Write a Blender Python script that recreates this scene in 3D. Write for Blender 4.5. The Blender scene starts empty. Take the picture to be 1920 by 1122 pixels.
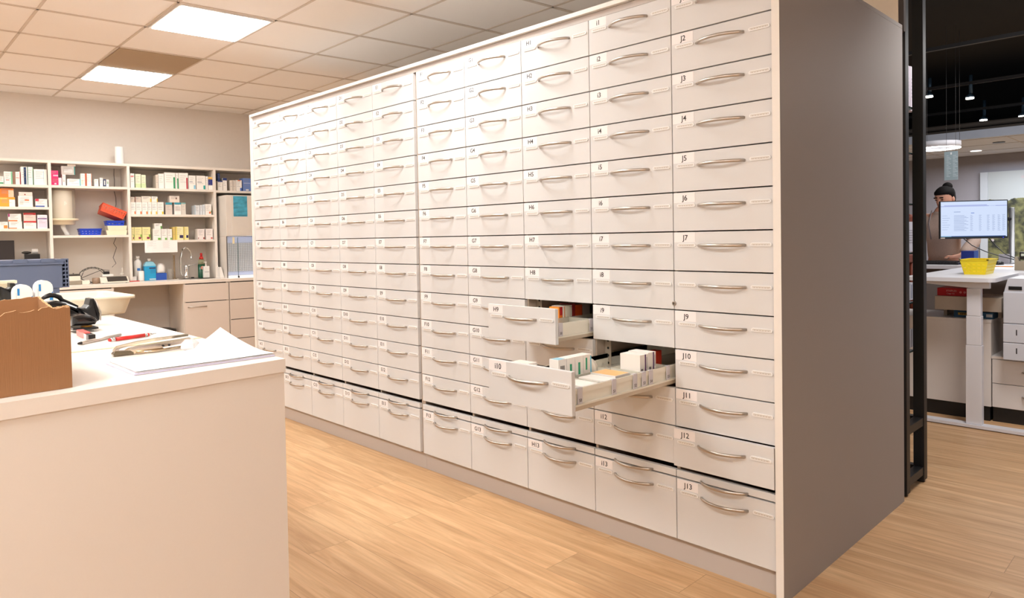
import bpy, bmesh, math, random
from mathutils import Vector, Matrix
random.seed(4)
scn = bpy.context.scene
COL = scn.collection
# ------------------------------------------------------------------ camera
CAM = Vector((5.10148, -2.3192, 1.27088)); YAW, PIT, ROL = .7935, -.0235, -.0175
F_PX, CX, CY = 1313.44, 960.0, 477.16
_fw = Vector((-math.sin(YAW)*math.cos(PIT), math.cos(YAW)*math.cos(PIT), math.sin(PIT)))
_r = Vector((math.cos(YAW), math.sin(YAW), 0)); _u = _r.cross(_fw)
CR = _r*math.cos(ROL)+_u*math.sin(ROL); CU = -_r*math.sin(ROL)+_u*math.cos(ROL)
cd = bpy.data.cameras.new('camera'); co = bpy.data.objects.new('camera', cd); COL.objects.link(co)
co.matrix_world = Matrix(((CR.x, CU.x, -_fw.x, CAM.x), (CR.y, CU.y, -_fw.y, CAM.y), (CR.z, CU.z, -_fw.z, CAM.z), (0, 0, 0, 1)))
cd.sensor_fit = 'HORIZONTAL'; cd.sensor_width = 36; cd.lens = F_PX/1920*36
cd.shift_y = (CY-561)/1920; cd.clip_start = .02; cd.clip_end = 60
scn.camera = co
# ------------------------------------------------------------------ world, exposure, light levels
wd = bpy.data.worlds.new('world'); scn.world = wd; wd.use_nodes = True
wd.node_tree.nodes['Background'].inputs[0].default_value = (.62, .76, 1, 1)
wd.node_tree.nodes['Background'].inputs[1].default_value = .10
scn.view_settings.view_transform = 'Standard'; scn.view_settings.look = 'None'
scn.view_settings.exposure = 0.0; scn.view_settings.gamma = 1; scn.view_settings.use_curve_mapping = False
PANEL_POWER = 21.0          # emission of the square ceiling panels along the drawer wall
PANEL_POWER2 = 41.0         # the panels of the row over the desk and the camera
WARM = (.98, 1.0, .98)

def area_lamp(name, loc, size, power, col, rot=(0, 0, 0), sy=None):
    l = bpy.data.lights.new(name, 'AREA'); l.energy = power; l.color = col; l.size = size
    if sy: l.shape = 'RECTANGLE'; l.size_y = sy
    o = bpy.data.objects.new(name, l); COL.objects.link(o); o.location = loc; o.rotation_euler = rot
    return o
area_lamp('shop_ceiling_fill', (4.6, 5.7, 3.0), 2.2, 80, (1, .97, .94))  # unseen area lamp added to raise the light level in the shop
area_lamp('shop_desk_fill', (4.75, 1.8, 3.0), .7, 55, (1, .95, .92), Vector((-.3, 1, -1.0)).to_track_quat('-Z', 'Y').to_euler())  # added fill aimed at the low cabinet and desk column, no fixture
area_lamp('shop_back_fill', (3.6, 8.9, 2.3), 2.2, 150, (.95, .96, 1))  # unseen fill added to brighten the back of the shop
area_lamp('shop_front_daylight', (7.2, 1.4, 1.9), 1.8, 16, (.75, .85, 1), Vector((-2.0, 3.2, -.6)).to_track_quat('-Z', 'Y').to_euler())

# ------------------------------------------------------------------ pixel helpers (measuring the photo)
def ray(x, y): return _fw + CR*((x-CX)/F_PX) - CU*((y-CY)/F_PX)
def at_z(x, y, z): d = ray(x, y); return CAM + d*((z-CAM.z)/d.z)
def at_y(x, y, Y): d = ray(x, y); return CAM + d*((Y-CAM.y)/d.y)
def at_x(x, y, X): d = ray(x, y); return CAM + d*((X-CAM.x)/d.x)

# ------------------------------------------------------------------ materials
MATS = {}
def lin(c): return tuple(((v/255)/12.92 if v/255 <= .04045 else ((v/255+.055)/1.055)**2.4) for v in c)
def mat(name, rgb, rough=.5, metal=0, emit=0, alpha=None, trans=0, noise=.06, nscale=8, bump=0, spec=.5, stretch=None, coat=0):
    if name in MATS: return MATS[name]
    m = bpy.data.materials.new(name); m.use_nodes = True; nt = m.node_tree; b = nt.nodes['Principled BSDF']
    c = lin(rgb)
    b.inputs['Roughness'].default_value = rough; b.inputs['Metallic'].default_value = metal
    b.inputs['Specular IOR Level'].default_value = spec
    b.inputs['Coat Weight'].default_value = coat
    tc = nt.nodes.new('ShaderNodeTexCoord'); nz = nt.nodes.new('ShaderNodeTexNoise')
    nz.inputs['Scale'].default_value = nscale; nz.inputs['Detail'].default_value = 3
    if stretch:
        mp = nt.nodes.new('ShaderNodeMapping'); mp.inputs['Scale'].default_value = stretch
        nt.links.new(tc.outputs['Object'], mp.inputs[0]); nt.links.new(mp.outputs[0], nz.inputs[0])
    else: nt.links.new(tc.outputs['Object'], nz.inputs[0])
    mx = nt.nodes.new('ShaderNodeMix'); mx.data_type = 'RGBA'
    mx.inputs[6].default_value = (*[v*(1-noise) for v in c], 1); mx.inputs[7].default_value = (*[min(1, v*(1+noise)) for v in c], 1)
    nt.links.new(nz.outputs['Fac'], mx.inputs[0]); nt.links.new(mx.outputs[2], b.inputs['Base Color'])
    if bump:
        bp = nt.nodes.new('ShaderNodeBump'); bp.inputs['Strength'].default_value = bump; bp.inputs['Distance'].default_value = .002
        nt.links.new(nz.outputs['Fac'], bp.inputs['Height']); nt.links.new(bp.outputs[0], b.inputs['Normal'])
    if emit:
        b.inputs['Emission Color'].default_value = (*c, 1); b.inputs['Emission Strength'].default_value = emit
    if trans:
        b.inputs['Transmission Weight'].default_value = trans; b.inputs['IOR'].default_value = 1.35
    if alpha is not None: b.inputs['Alpha'].default_value = alpha
    MATS[name] = m; return m

LAM = mat('white_laminate', (221, 219, 219), .6, spec=.3, noise=.01, nscale=300)
LAMG = mat('grey_beige_laminate', (196, 186, 180), .5, noise=.02, nscale=500)
SIDE = mat('speckled_grey_laminate', (160, 153, 149), .5, noise=.07, nscale=600)
DIV = mat('divider_beige', (190, 172, 155), .6, noise=.02)
DARKIN = mat('cabinet_inside_shade', (30, 30, 28), .8)  # near-black colour stands in for shade inside the carcass, holes and slot
EDGE = mat('edge_white', (238, 232, 226), .45, noise=.01)
STEEL = mat('brushed_steel', (190, 182, 174), .34, 1, noise=.05, nscale=60)
CARD = mat('label_card', (246, 240, 240), .6, noise=.01)
INK = mat('label_ink', (45, 38, 38), .6)
HOLD = mat('card_holder_plastic', (240, 238, 237), .3, noise=.01)
HOLD2 = mat('card_holder_print', (208, 200, 192), .5)
PLAST = mat('cream_drawer_plastic', (240, 234, 220), .35, noise=.01)
CLEARP = mat('clear_divider_plastic', (236, 232, 218), .25, alpha=.45, noise=.01)
TAGM = mat('tag_clear_plastic', (214, 208, 214), .2, noise=.01)
WHITE = mat('white_box_card', (244, 240, 236), .5, noise=.01)
BLACKM = mat('black_metal', (22, 22, 24), .45, noise=.1)
BLACKP = mat('black_plastic', (24, 24, 26), .32, noise=.1, nscale=60)
WHITEM = mat('white_powder_metal', (226, 226, 232), .4, noise=.01)
COLS = {}
def cm(rgb, rough=.5): 
    k = 'tint_%d_%d_%d' % rgb
    return mat(k, rgb, rough, noise=.03)

def wall_mat(name, rgb): return mat(name, rgb, .9, noise=.025, nscale=40, bump=.15)
def wood_floor():
    m = bpy.data.materials.new('oak_plank_floor'); m.use_nodes = True; nt = m.node_tree; b = nt.nodes['Principled BSDF']
    N = nt.nodes.new; L = nt.links.new
    tc = N('ShaderNodeTexCoord')
    br = N('ShaderNodeTexBrick'); br.inputs['Scale'].default_value = 1; br.offset = .37; br.offset_frequency = 2
    br.inputs['Brick Width'].default_value = 1.25; br.inputs['Row Height'].default_value = .19
    br.inputs['Mortar Size'].default_value = .0012; br.inputs['Mortar Smooth'].default_value = .3
    br.inputs['Color1'].default_value = (0, 0, 0, 1); br.inputs['Color2'].default_value = (1, 1, 1, 1); br.inputs['Mortar'].default_value = (.5, .5, .5, 1)
    L(tc.outputs['Object'], br.inputs[0])
    # per plank offset for the grain
    mp = N('ShaderNodeMapping'); mp.inputs['Scale'].default_value = (1.1, 11, 1)
    ad = N('ShaderNodeVectorMath'); ad.operation = 'MULTIPLY_ADD'
    ad.inputs[1].default_value = (7, 3, 5)
    L(br.outputs['Color'], ad.inputs[0]); L(tc.outputs['Object'], ad.inputs[2]); L(ad.outputs[0], mp.inputs[0])
    n1 = N('ShaderNodeTexNoise'); n1.inputs['Scale'].default_value = 1.5; n1.inputs['Detail'].default_value = 6; n1.inputs['Roughness'].default_value = .62; n1.inputs['Distortion'].default_value = .9
    L(mp.outputs[0], n1.inputs[0])
    mp2 = N('ShaderNodeMapping'); mp2.inputs['Scale'].default_value = (3, 70, 1); L(ad.outputs[0], mp2.inputs[0])
    n2 = N('ShaderNodeTexNoise'); n2.inputs['Scale'].default_value = 1.2; n2.inputs['Detail'].default_value = 5; L(mp2.outputs[0], n2.inputs[0])
    cr = N('ShaderNodeValToRGB'); e = cr.color_ramp.elements
    e[0].position = .3; e[0].color = (*lin((194, 150, 108)), 1); e[1].position = .68; e[1].color = (*lin((228, 190, 146)), 1)
    x = cr.color_ramp.elements.new(.5); x.color = (*lin((212, 170, 126)), 1)
    L(n1.outputs['Fac'], cr.inputs[0])
    mx = N('ShaderNodeMix'); mx.data_type = 'RGBA'; mx.blend_type = 'MULTIPLY'; mx.inputs[0].default_value = .28
    cr2 = N('ShaderNodeValToRGB'); cr2.color_ramp.elements[0].position = .3; cr2.color_ramp.elements[0].color = (.55, .5, .45, 1); cr2.color_ramp.elements[1].position = .62
    L(n2.outputs['Fac'], cr2.inputs[0]); L(cr.outputs[0], mx.inputs[6]); L(cr2.outputs[0], mx.inputs[7])
    mx2 = N('ShaderNodeMix'); mx2.data_type = 'RGBA'; mx2.blend_type = 'MIX'; mx2.inputs[7].default_value = (*lin((120, 84, 56)), 1)
    ml = N('ShaderNodeMath'); ml.operation = 'MULTIPLY'; ml.inputs[1].default_value = .55; L(br.outputs['Fac'], ml.inputs[0]); L(ml.outputs[0], mx2.inputs[0])
    L(mx.outputs[2], mx2.inputs[6])
    hs = N('ShaderNodeHueSaturation'); mr = N('ShaderNodeMapRange'); mr.inputs[3].default_value = .92; mr.inputs[4].default_value = 1.08
    L(br.outputs['Color'], mr.inputs[0]); L(mr.outputs[0], hs.inputs['Value']); L(mx2.outputs[2], hs.inputs['Color']); L(hs.outputs[0], b.inputs['Base Color'])
    b.inputs['Roughness'].default_value = .42; b.inputs['Specular IOR Level'].default_value = .35
    bp = N('ShaderNodeBump'); bp.inputs['Strength'].default_value = .08; bp.inputs['Distance'].default_value = .001; L(n2.outputs['Fac'], bp.inputs['Height']); L(bp.outputs[0], b.inputs['Normal'])
    return m

# ------------------------------------------------------------------ mesh building
IDM = Matrix.Identity(4)
WX, WY, WTH = -2.5658, -1.1489, math.radians(83.671)       # back wall on the left: local x along it, local -y into the room
LEFT = Matrix.Translation((WX, WY, 0)) @ Matrix.Rotation(WTH, 4, 'Z')
FRAME = [IDM]
ORG = {}
class MB:
    def __init__(s): s.bm = bmesh.new(); s.mats = []; s.smooth = False
    def mi(s, m):
        if m not in s.mats: s.mats.append(m)
        return s.mats.index(m)
    def face(s, vs, m, smooth=False):
        try: f = s.bm.faces.new(vs)
        except ValueError: return
        f.material_index = s.mi(m); f.smooth = smooth; return f
    def box(s, x0, x1, y0, y1, z0, z1, m, M=None, bev=0):
        if x0 > x1: x0, x1 = x1, x0
        if y0 > y1: y0, y1 = y1, y0
        if z0 > z1: z0, z1 = z1, z0
        ps = [Vector(p) for p in ((x0,y0,z0),(x1,y0,z0),(x1,y1,z0),(x0,y1,z0),(x0,y0,z1),(x1,y0,z1),(x1,y1,z1),(x0,y1,z1))]
        if M: ps = [M @ p for p in ps]
        v = [s.bm.verts.new(p) for p in ps]
        fs = [s.face([v[i] for i in q], m) for q in ((0,3,2,1),(4,5,6,7),(0,1,5,4),(1,2,6,5),(2,3,7,6),(3,0,4,7))]
        if bev:
            es = list({e for f in fs for e in f.edges})
            r = bmesh.ops.bevel(s.bm, geom=es, offset=bev, segments=2, profile=.6, affect='EDGES')
            for f in r['faces']: f.material_index = s.mi(m)
        return s
    def quad(s, ps, m):
        s.face([s.bm.verts.new(p) for p in ps], m); return s
    def loft(s, rings, m, cap=True, smooth=True, closed=True):
        R = [[s.bm.verts.new(p) for p in r] for r in rings]; n = len(R[0])
        for a, b in zip(R, R[1:]):
            for i in range(n if closed else n-1):
                j = (i+1) % n; s.face([a[i], a[j], b[j], b[i]], m, smooth)
        if cap: s.face(R[0][::-1], m); s.face(R[-1], m)
        return s
    def tube(s, pts, r, m, n=8, flat=1.0, cap=True):
        pts = [Vector(p) for p in pts]; rings = []
        for i, p in enumerate(pts):
            t = (pts[min(i+1, len(pts)-1)]-pts[max(i-1, 0)]).normalized()
            up = Vector((0, 0, 1)) if abs(t.z) < .9 else Vector((1, 0, 0))
            a = t.cross(up).normalized(); b = a.cross(t).normalized(); rr = r[i] if isinstance(r, (list, tuple)) else r
            rings.append([p + a*math.cos(2*math.pi*k/n)*rr + b*math.sin(2*math.pi*k/n)*rr*flat for k in range(n)])
        return s.loft(rings, m, cap)
    def lathe(s, prof, c, m, n=24, cap=True, M=None, sy=1):
        c = Vector(c); rings = []
        for r, z in prof:
            ring = [Vector((r*math.cos(2*math.pi*k/n), r*sy*math.sin(2*math.pi*k/n), z)) for k in range(n)]
            rings.append([(M @ p if M else p)+c for p in ring])
        return s.loft(rings, m, cap)
    def prism(s, poly, axis, a0, a1, m, M=None, smooth=False):
        def P(u, v, w):
            p = Vector({'x': (w, u, v), 'y': (u, w, v), 'z': (u, v, w)}[axis]); return M @ p if M else p
        A = [s.bm.verts.new(P(u, v, a0)) for u, v in poly]; B = [s.bm.verts.new(P(u, v, a1)) for u, v in poly]
        n = len(poly)
        s.face(A, m); s.face(B[::-1], m)
        for i in range(n): s.face([A[i], B[i], B[(i+1) % n], A[(i+1) % n]], m, smooth)
        return s
    def text(s, body, size, m, M, align='CENTER', bold=0):
        cu = bpy.data.curves.new('t', 'FONT'); cu.body = body; cu.size = size; cu.align_x = align; cu.align_y = 'CENTER'; cu.resolution_u = 3
        cu.extrude = .0002; cu.offset = bold
        ob = bpy.data.objects.new('t', cu); COL.objects.link(ob)
        dg = bpy.context.evaluated_depsgraph_get(); me = ob.evaluated_get(dg).to_mesh()
        vs = [s.bm.verts.new(M @ v.co) for v in me.vertices]
        for p in me.polygons: s.face([vs[i] for i in p.vertices], m)
        ob.evaluated_get(dg).to_mesh_clear(); bpy.data.objects.remove(ob); bpy.data.curves.remove(cu)
        return s
    def mesh(s, name, org):
        bmesh.ops.recalc_face_normals(s.bm, faces=s.bm.faces)
        bmesh.ops.translate(s.bm, verts=s.bm.verts, vec=-Vector(org))
        me = bpy.data.meshes.new(name); s.bm.to_mesh(me); s.bm.free()
        for m in s.mats: me.materials.append(m)
        return me
    def build(s, name, parent=None, org=None):
        if org is None:
            c = [v.co for v in s.bm.verts]
            org = ((min(p.x for p in c)+max(p.x for p in c))/2, (min(p.y for p in c)+max(p.y for p in c))/2, min(p.z for p in c))
        return place(name, s.mesh(name, org), org, parent)
def place(name, me, org, parent=None):
    o = bpy.data.objects.new(name, me); COL.objects.link(o); org = Vector(org)
    if parent is not None:
        o.parent = parent; o.location = org-ORG[parent.name]
    else:
        o.matrix_basis = FRAME[-1] @ Matrix.Translation(org)
    ORG[o.name] = org; return o
def empty(name, org): 
    o = place(name, None, org); o.empty_display_size = .1; return o
def tag(o, label=None, cat=None, group=None, kind=None):
    if label: o['label'] = label
    if cat: o['category'] = cat
    if group: o['group'] = group
    if kind: o['kind'] = kind
    return o
def struct(o): o['kind'] = 'structure'; return o
ORD = ['leftmost', 'second from the left', 'third from the left', 'fourth from the left', 'fifth from the left', 'sixth from the left', 'seventh from the left', 'eighth from the left', 'ninth from the left', 'tenth from the left', 'eleventh from the left', 'twelfth from the left']
NTH = ['first', 'second', 'third', 'fourth', 'fifth', 'sixth', 'seventh', 'eighth', 'ninth', 'tenth']

# ================================================================== SETTING
CH = 2.66
FLOOR = wood_floor()
b = MB(); b.box(-4.5, 8.5, -5.5, 12.5, -.05, 0, FLOOR); struct(b.build('floor', org=(0, 0, 0)))
WALLM = wall_mat('taupe_wall_paint', (228, 219, 211))
# left back wall (rotated frame)
FRAME.append(LEFT)
b = MB(); b.box(-4.2, 2.75, 0, .12, 0, CH+.02, WALLM); struct(b.build('wall_left'))
FRAME.pop()
# wall behind the drawer cabinets, with its dark end
WARMW = wall_mat('cream_wall_paint', (226, 208, 186))
b = MB(); b.box(-2.6, 4.033, 1.285, 1.312, 0, CH+.6, WARMW); struct(b.build('wall_back'))
b = MB(); b.box(4.034, 4.056, 1.285, 1.312, 2.2, CH+.6, mat('dark_brown_trim', (52, 40, 34), .6)); struct(b.build('trim_1'))
b = MB(); b.box(-3.2, 6.6, -5.1, -5.0, 0, CH, WALLM); struct(b.build('wall_front'))
b = MB(); b.box(6.6, 6.7, -5.0, -.6, 0, CH, wall_mat('warm_white_bounce_wall', (232, 222, 210))); struct(b.build('wall_bounce'))  # unseen wall added to bounce warm light onto the desk end
# suspended ceiling
CEIL = mat('mineral_ceiling_tile', (250, 244, 240), .95, noise=.05, nscale=250)
BAR = mat('ceiling_grid_bar', (214, 200, 188), .6)
GO = Vector((.2255, -1.381, 0)); GA = Vector((.612, -.012, 0)); GB = Vector((.049, .569, 0))
b = MB(); b.box(-3.4, 6.6, -5.1, 1.285, CH, CH+.05, CEIL)
def strip(p, q, w):
    d = (q-p).normalized(); n = Vector((-d.y, d.x, 0))*w/2; z0, z1 = CH-.004, CH+.001
    ps = [p-n, q-n, q+n, p+n]
    lo = [b.bm.verts.new((a.x, a.y, z0)) for a in ps]; hi = [b.bm.verts.new((a.x, a.y, z1)) for a in ps]
    b.face(lo, BAR)
    for i in range(4): b.face([lo[i], lo[(i+1) % 4], hi[(i+1) % 4], hi[i]], BAR)
def clipseg(p, q):
    # keep inside the ceiling rectangle and in front of the left wall
    t0, t1 = 0, 1; d = q-p
    wn = Vector((math.sin(WTH), -math.cos(WTH), 0)); w0 = Vector((WX, WY, 0))
    for n_, c_ in ((Vector((0, 1, 0)), 1.28), (Vector((0, -1, 0)), 5.0), (Vector((1, 0, 0)), 6.5), (-wn, -(w0.dot(wn)+.005))):
        dn = d.dot(n_); pn = c_-p.dot(n_)
        if abs(dn) < 1e-9: continue
        t = pn/dn
        if dn > 0: t1 = min(t1, t)
        else: t0 = max(t0, t)
    return (p+d*t0, p+d*t1) if t1 > t0+.02 else None
for i in range(-6, 13):
    s_ = clipseg(GO+GA*i-GB*8, GO+GA*i+GB*6)
    if s_: strip(*s_, .024)
for j in range(-7, 6):
    s_ = clipseg(GO+GB*j-GA*7, GO+GB*j+GA*12)
    if s_: strip(*s_, .015)
struct(b.build('ceiling', org=(0, 0, CH)))
PANEL = mat('light_panel_diffuser', (255, 255, 255), .5, emit=0)
pb = PANEL.node_tree.nodes['Principled BSDF']; pb.inputs['Emission Color'].default_value = (*WARM, 1); pb.inputs['Emission Strength'].default_value = PANEL_POWER
PANEL2 = PANEL.copy(); PANEL2.name = 'light_panel_diffuser_bright'; PANEL2.node_tree.nodes['Principled BSDF'].inputs['Emission Strength'].default_value = PANEL_POWER2
FRM = mat('light_panel_frame', (240, 236, 232), .4)
def cell(i, j, inset):
    P0 = GO+GA*i+GB*j; a = GA.normalized()*inset; c = GB.normalized()*inset
    return [P0+a+c, P0+GA-a+c, P0+GA+GB-a-c, P0+GB+a-c]
def slab(b, ps, z0, z1, m):
    lo = [b.bm.verts.new((a.x, a.y, z0)) for a in ps]; hi = [b.bm.verts.new((a.x, a.y, z1)) for a in ps]
    b.face(lo, m); b.face(hi[::-1], m)
    for i in range(4): b.face([lo[i], lo[(i+1) % 4], hi[(i+1) % 4], hi[i]], m)
lights = [((0, 1), 'square white light panel in the ceiling, the nearer and larger one'),
          ((-3, 1), 'square white light panel in the ceiling, the farther one beside the dark tile'),
          ((3, 1), None), ((0, -3), None), ((3, -3), None), ((-3, -3), None), ((6, -3), None), ((9, -3), None)]  # the last two unseen panels are added to light the desk end
for n_, ((i, j), lab) in enumerate(lights):
    c = (GO+GA*(i+.5)+GB*(j+.5)); org = (c.x, c.y, CH-.012)
    t = empty('ceiling_light', org)
    tag(t, lab or 'square white ceiling light panel outside the view over the %s' % ['', '', 'drawer cabinets', 'packing desk', 'aisle beside the camera', 'far left corner', 'camera, added as fill light', 'far right corner, added as fill'][n_], 'light', 'square ceiling light panels')
    b = MB(); slab(b, cell(i, j, .014), CH-.012, CH-.001, FRM); b.build('frame', t)
    b = MB(); slab(b, cell(i, j, .03), CH-.016, CH-.0125, PANEL if j > 0 else PANEL2); b.build('diffuser', t)
c = GO+GA*(-1.5)+GB*1.5
b = MB(); slab(b, cell(-2, 1, .012), CH-.008, CH-.001, mat('perforated_vent_tile', (176, 154, 128), .8, noise=.1, nscale=200))
tag(b.build('ceiling_vent'), 'brownish square vent tile between the two ceiling light panels', 'vent')

# ================================================================== DRAWER CABINETS
P_ = .14948
def zl(j): return 2.1796-P_*j            # line below row j
ZT, Z12, Z13, ZB = 2.224, .3811, .3365, .0928
SEAM = .0258
def cx(k): return .4*k+(SEAM if k >= 5 else 0)
DEP = 1.27
FR = -.014
def handle_mesh(name='handle'):
    b = MB(); pts = []; n = 14
    for i in range(n+1):
        t = i/n; pts.append((.108+.186*t, -.003-.037*math.sin(math.pi*t)**.75, -.052))
    b.tube(pts, [.0042]+[.0048]*(n-1)+[.0042], STEEL, 8, 1.3)
    for x in (.1095, .2925): b.box(x-.0035, x+.0035, -.005, .001, -.056, -.048, STEEL)
    return b.mesh(name, (0, 0, 0))
HM = handle_mesh()
def holder_mesh(x0, x1, z):
    b = MB(); r = .0068; poly = []
    for k in range(9): a = math.pi/2+math.pi*k/8; poly.append((x0+r+r*math.cos(a), z+r*math.sin(a)))
    for k in range(9): a = -math.pi/2+math.pi*k/8; poly.append((x1-r+r*math.cos(a), z+r*math.sin(a)))
    b.prism(poly, 'y', -.0035, .0005, HOLD)
    b.box(x0+.006, x1-.006, -.0039, -.0034, z-.0028, z+.0034, HOLD2)
    n = 7
    for i in range(n):
        xx = x0+.009+(x1-x0-.018)*i/(n-1); b.box(xx-.0012, xx+.0012, -.0043, -.0036, z-.002, z+.0004, HOLD)
    return b.mesh('card_holder', (0, 0, 0))
HL = holder_mesh(.019, .096, -.051); HR = holder_mesh(.312, .390, -.050)
def front_mesh(h):
    b = MB(); b.box(.0018, .3982, 0, .018, -h+.0028, -.0018, LAM, bev=.0012); return b.mesh('drawer_front', (0, 0, 0))
FM = front_mesh(P_); FM13 = front_mesh(Z13-ZB-.003); FMS = front_mesh(.031)
def label_mesh(txt):
    b = MB(); b.box(.004, .094, -.0006, .0002, -.040, -.003, CARD)
    M = Matrix.Translation((.052, -.0008, -.0235)) @ Matrix.Rotation(math.pi/2, 4, 'X')
    b.text(txt, .028, INK, M, bold=.0003); return b.mesh('number_label', (0, 0, 0))
def add_drawer(cab, letter, k, row, y=0, label=True, handle=True):
    z = zl(row-1) if row < 13 else Z13
    me = FM if row < 13 else FM13
    o = place('drawer', me, (cx(k), y, z), cab)
    place('handle', HM, (cx(k), y, z), o)
    if label: place('number_label', label_mesh(letter+str(row)), (cx(k), y, z), o)
    place('card_holder', HL, (cx(k), y, z), o); place('card_holder', HR, (cx(k), y, z), o)
    return o
def rounded_prism(): pass
OPEN = {}
for ci, cols in enumerate(('ABCDE', 'FGHiJ')):
    k0 = ci*5; x0, x1 = cx(k0), cx(k0)+2.0
    cab = empty('drawer_cabinet', ((x0+x1)/2, DEP/2, 0))
    tag(cab, ['long white drawer cabinet at the far end, drawer columns A to E', 'long white drawer cabinet at the near end, drawer columns F to J, two drawers open'][ci], 'cabinet', 'white pharmacy drawer cabinets')
    cab['group'] = 'white pharmacy drawer cabinets'
    for r in range(1, 14):
        for c_, L_ in enumerate(cols):
            k = k0+c_; y = 0
            if (L_, r) == ('J', 12): y = -.018
            if (L_, r) == ('H', 9): y = -.235
            if (L_, r) == ('i', 10): y = -.605
            o = add_drawer(cab, L_, k, r, y, label=(L_, r) != ('J', 8))
            if (L_, r) in (('H', 9), ('i', 10)):
                OPEN[L_] = o; o['label'] = 'open drawer marked %s%d' % (L_, r)
    for c_ in range(5):
        k = k0+c_
        o = place('pull_out_shelf', FMS, (cx(k), 0, Z13+.033), cab)
        place('handle', HM, (cx(k), .0, Z13+.033+.028), o)
    # plinth
    b = MB(); b.box(x0-(.02 if ci == 0 else .012), x1+(.0 if ci else .0125), .03, .05, 0, ZB-.004, LAMG); b.build('plinth', cab)
    # outer and inner upright panels
    b = MB()
    if ci == 0: b.box(-.021, -.001, FR, DEP, 0, ZT-.0185, EDGE)
    else: b.box(4.0268, 4.054, FR, DEP, 0, ZT-.0185, SIDE); b.box(4.0268, 4.0538, FR-.0006, FR+.0005, 0, ZT-.0185, EDGE)
    b.build('side_panel', cab)
    for c_ in range(6):
        xk = x0+.4*c_; hw = .006
        if ci == 0 and c_ == 0: a_, e_ = xk-.001, xk+.004
        elif ci == 1 and c_ == 5: a_, e_ = xk-.004, xk+.001
        elif ci == 0 and c_ == 5: a_, e_ = xk-.004, xk+.012
        elif ci == 1 and c_ == 0: a_, e_ = xk-.012, xk+.004
        else: a_, e_ = xk-hw, xk+hw
        b = MB(); b.box(a_, e_, .0185, DEP-.02, ZB, ZT-.02, DIV); b.build('partition', cab)
    b = MB(); b.box(x0-.0, x1, DEP-.02, DEP, 0, ZT-.02, DARKIN); b.build('back_panel', cab)
    b = MB(); b.box(x0-.0, x1, .052, DEP-.02, ZB-.02, ZB-.004, DARKIN); b.build('bottom_panel', cab)
    b = MB(); b.box(x0-.0, x1+(SEAM if ci == 0 else 0), .004, .0184, zl(0)+.0005, ZT-.0195, LAMG); b.build('fascia', cab)
    if ci == 1:
        for (xx, zz0, zz1) in ((cx(7)+.010, .70, 1.12), (cx(8)+.010, .58, .98)):
            for yy in (.07, .40, .80):
                b = MB(); b.box(xx, xx+.012, yy, yy+.035, zz0, zz1, mat('galvanised_rail', (188, 176, 160), .45, .3)); b.box(xx, xx+.032, yy-.0021, yy-.0001, zz0, zz1, MATS['galvanised_rail'])
                zz = zz0+.02
                while zz < zz1-.02:
                    b.lathe([(.0055, -.0004), (.0055, .0004)], (xx+.017, yy-.0025, zz), DARKIN, 10, M=Matrix.Rotation(math.pi/2, 4, 'X')); zz += .032
                b.build('upright_rail', cab)
        b = MB(); b.lathe([(.0088, 0), (.0088, .006), (.007, .008)], (cx(9)+.001, .002, zl(7)-.124), STEEL, 18, M=Matrix.Rotation(math.pi/2, 4, 'X'))
        b.box(cx(9), cx(9)+.002, -.0072, -.0058, zl(7)-.128, zl(7)-.120, DARKIN)
        b.build('lock', cab)
    CAB = cab
b = MB(); b.box(-.021, 4.0535, FR-.001, DEP, ZT-.018, ZT, EDGE, bev=.001); b.box(4.0536, 4.0542, FR+.0005, DEP-.001, ZT-.0178, ZT-.0002, SIDE)
tag(b.build('top_board'), 'long thin white board lying across the tops of both drawer cabinets', 'board')

# open drawers' trays
def tray(dr, k, y0, row, length, tags, boxes_):
    zt = zl(row-1); z0 = zt-.134; xl, xr = cx(k)+.022, cx(k)+.376; zt2 = zt-.066; yb = y0+.018; ye = yb+length
    b = MB(); t = .003
    b.box(xl, xr, yb, ye, z0+.012, z0+.016, PLAST)
    for sx, s in ((xl, 1), (xr, -1)):
        b.box(sx, sx+s*t, yb, ye, z0+.012, zt2, PLAST)
        b.box(sx-s*.004, sx+s*t, yb, ye, zt2-.018, zt2, PLAST)
        b.box(sx-s*.010, sx+s*t, yb, ye, z0+.010, z0+.016, PLAST)
    b.box(xl, xr, yb, yb+t, z0+.012, zt2, PLAST); b.box(xl, xr, ye-t, ye, z0+.012, zt2, PLAST)
    b.build('tray', dr)
    b = MB()
    for sx, s in ((xl, 1), (xr, -1)):
        b.box(sx-s*.008, sx+s*.004, yb, ye, z0-.004, z0+.0098, mat('runner_beige_metal', (206, 190, 168), .4, .2))
    b.build('runner', dr)
    xm = xl+.19
    b = MB(); b.box(xm, xm+.002, yb+.004, ye-.004, z0+.0165, zt2-.006, CLEARP); b.build('long_divider', dr)
    for q, (x_, y_) in enumerate(boxes_):
        b = MB(); b.box(x_[0], x_[1], y_, y_+.002, z0+.0165, zt2-.006, CLEARP); b.build('cross_divider', dr)
    for nme, yy in tags:
        b = MB(); b.box(xr+.0045, xr+.0075, yy-.012, yy+.012, zt2-.052, zt2+.002, TAGM, bev=.001)
        b.box(xr-.004, xr+.0045, yy-.010, yy+.010, zt2+.0004, zt2+.002, TAGM)
        M = Matrix.Translation((xr+.0078, yy, zt2-.040)) @ Matrix.Rotation(math.pi/2, 4, 'Z') @ Matrix.Rotation(math.pi/2, 4, 'X')
        b.text(nme, .015, INK, M); b.build('divider_tag', dr)
    return xl, xm, xr, z0+.0165, zt2
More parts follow.
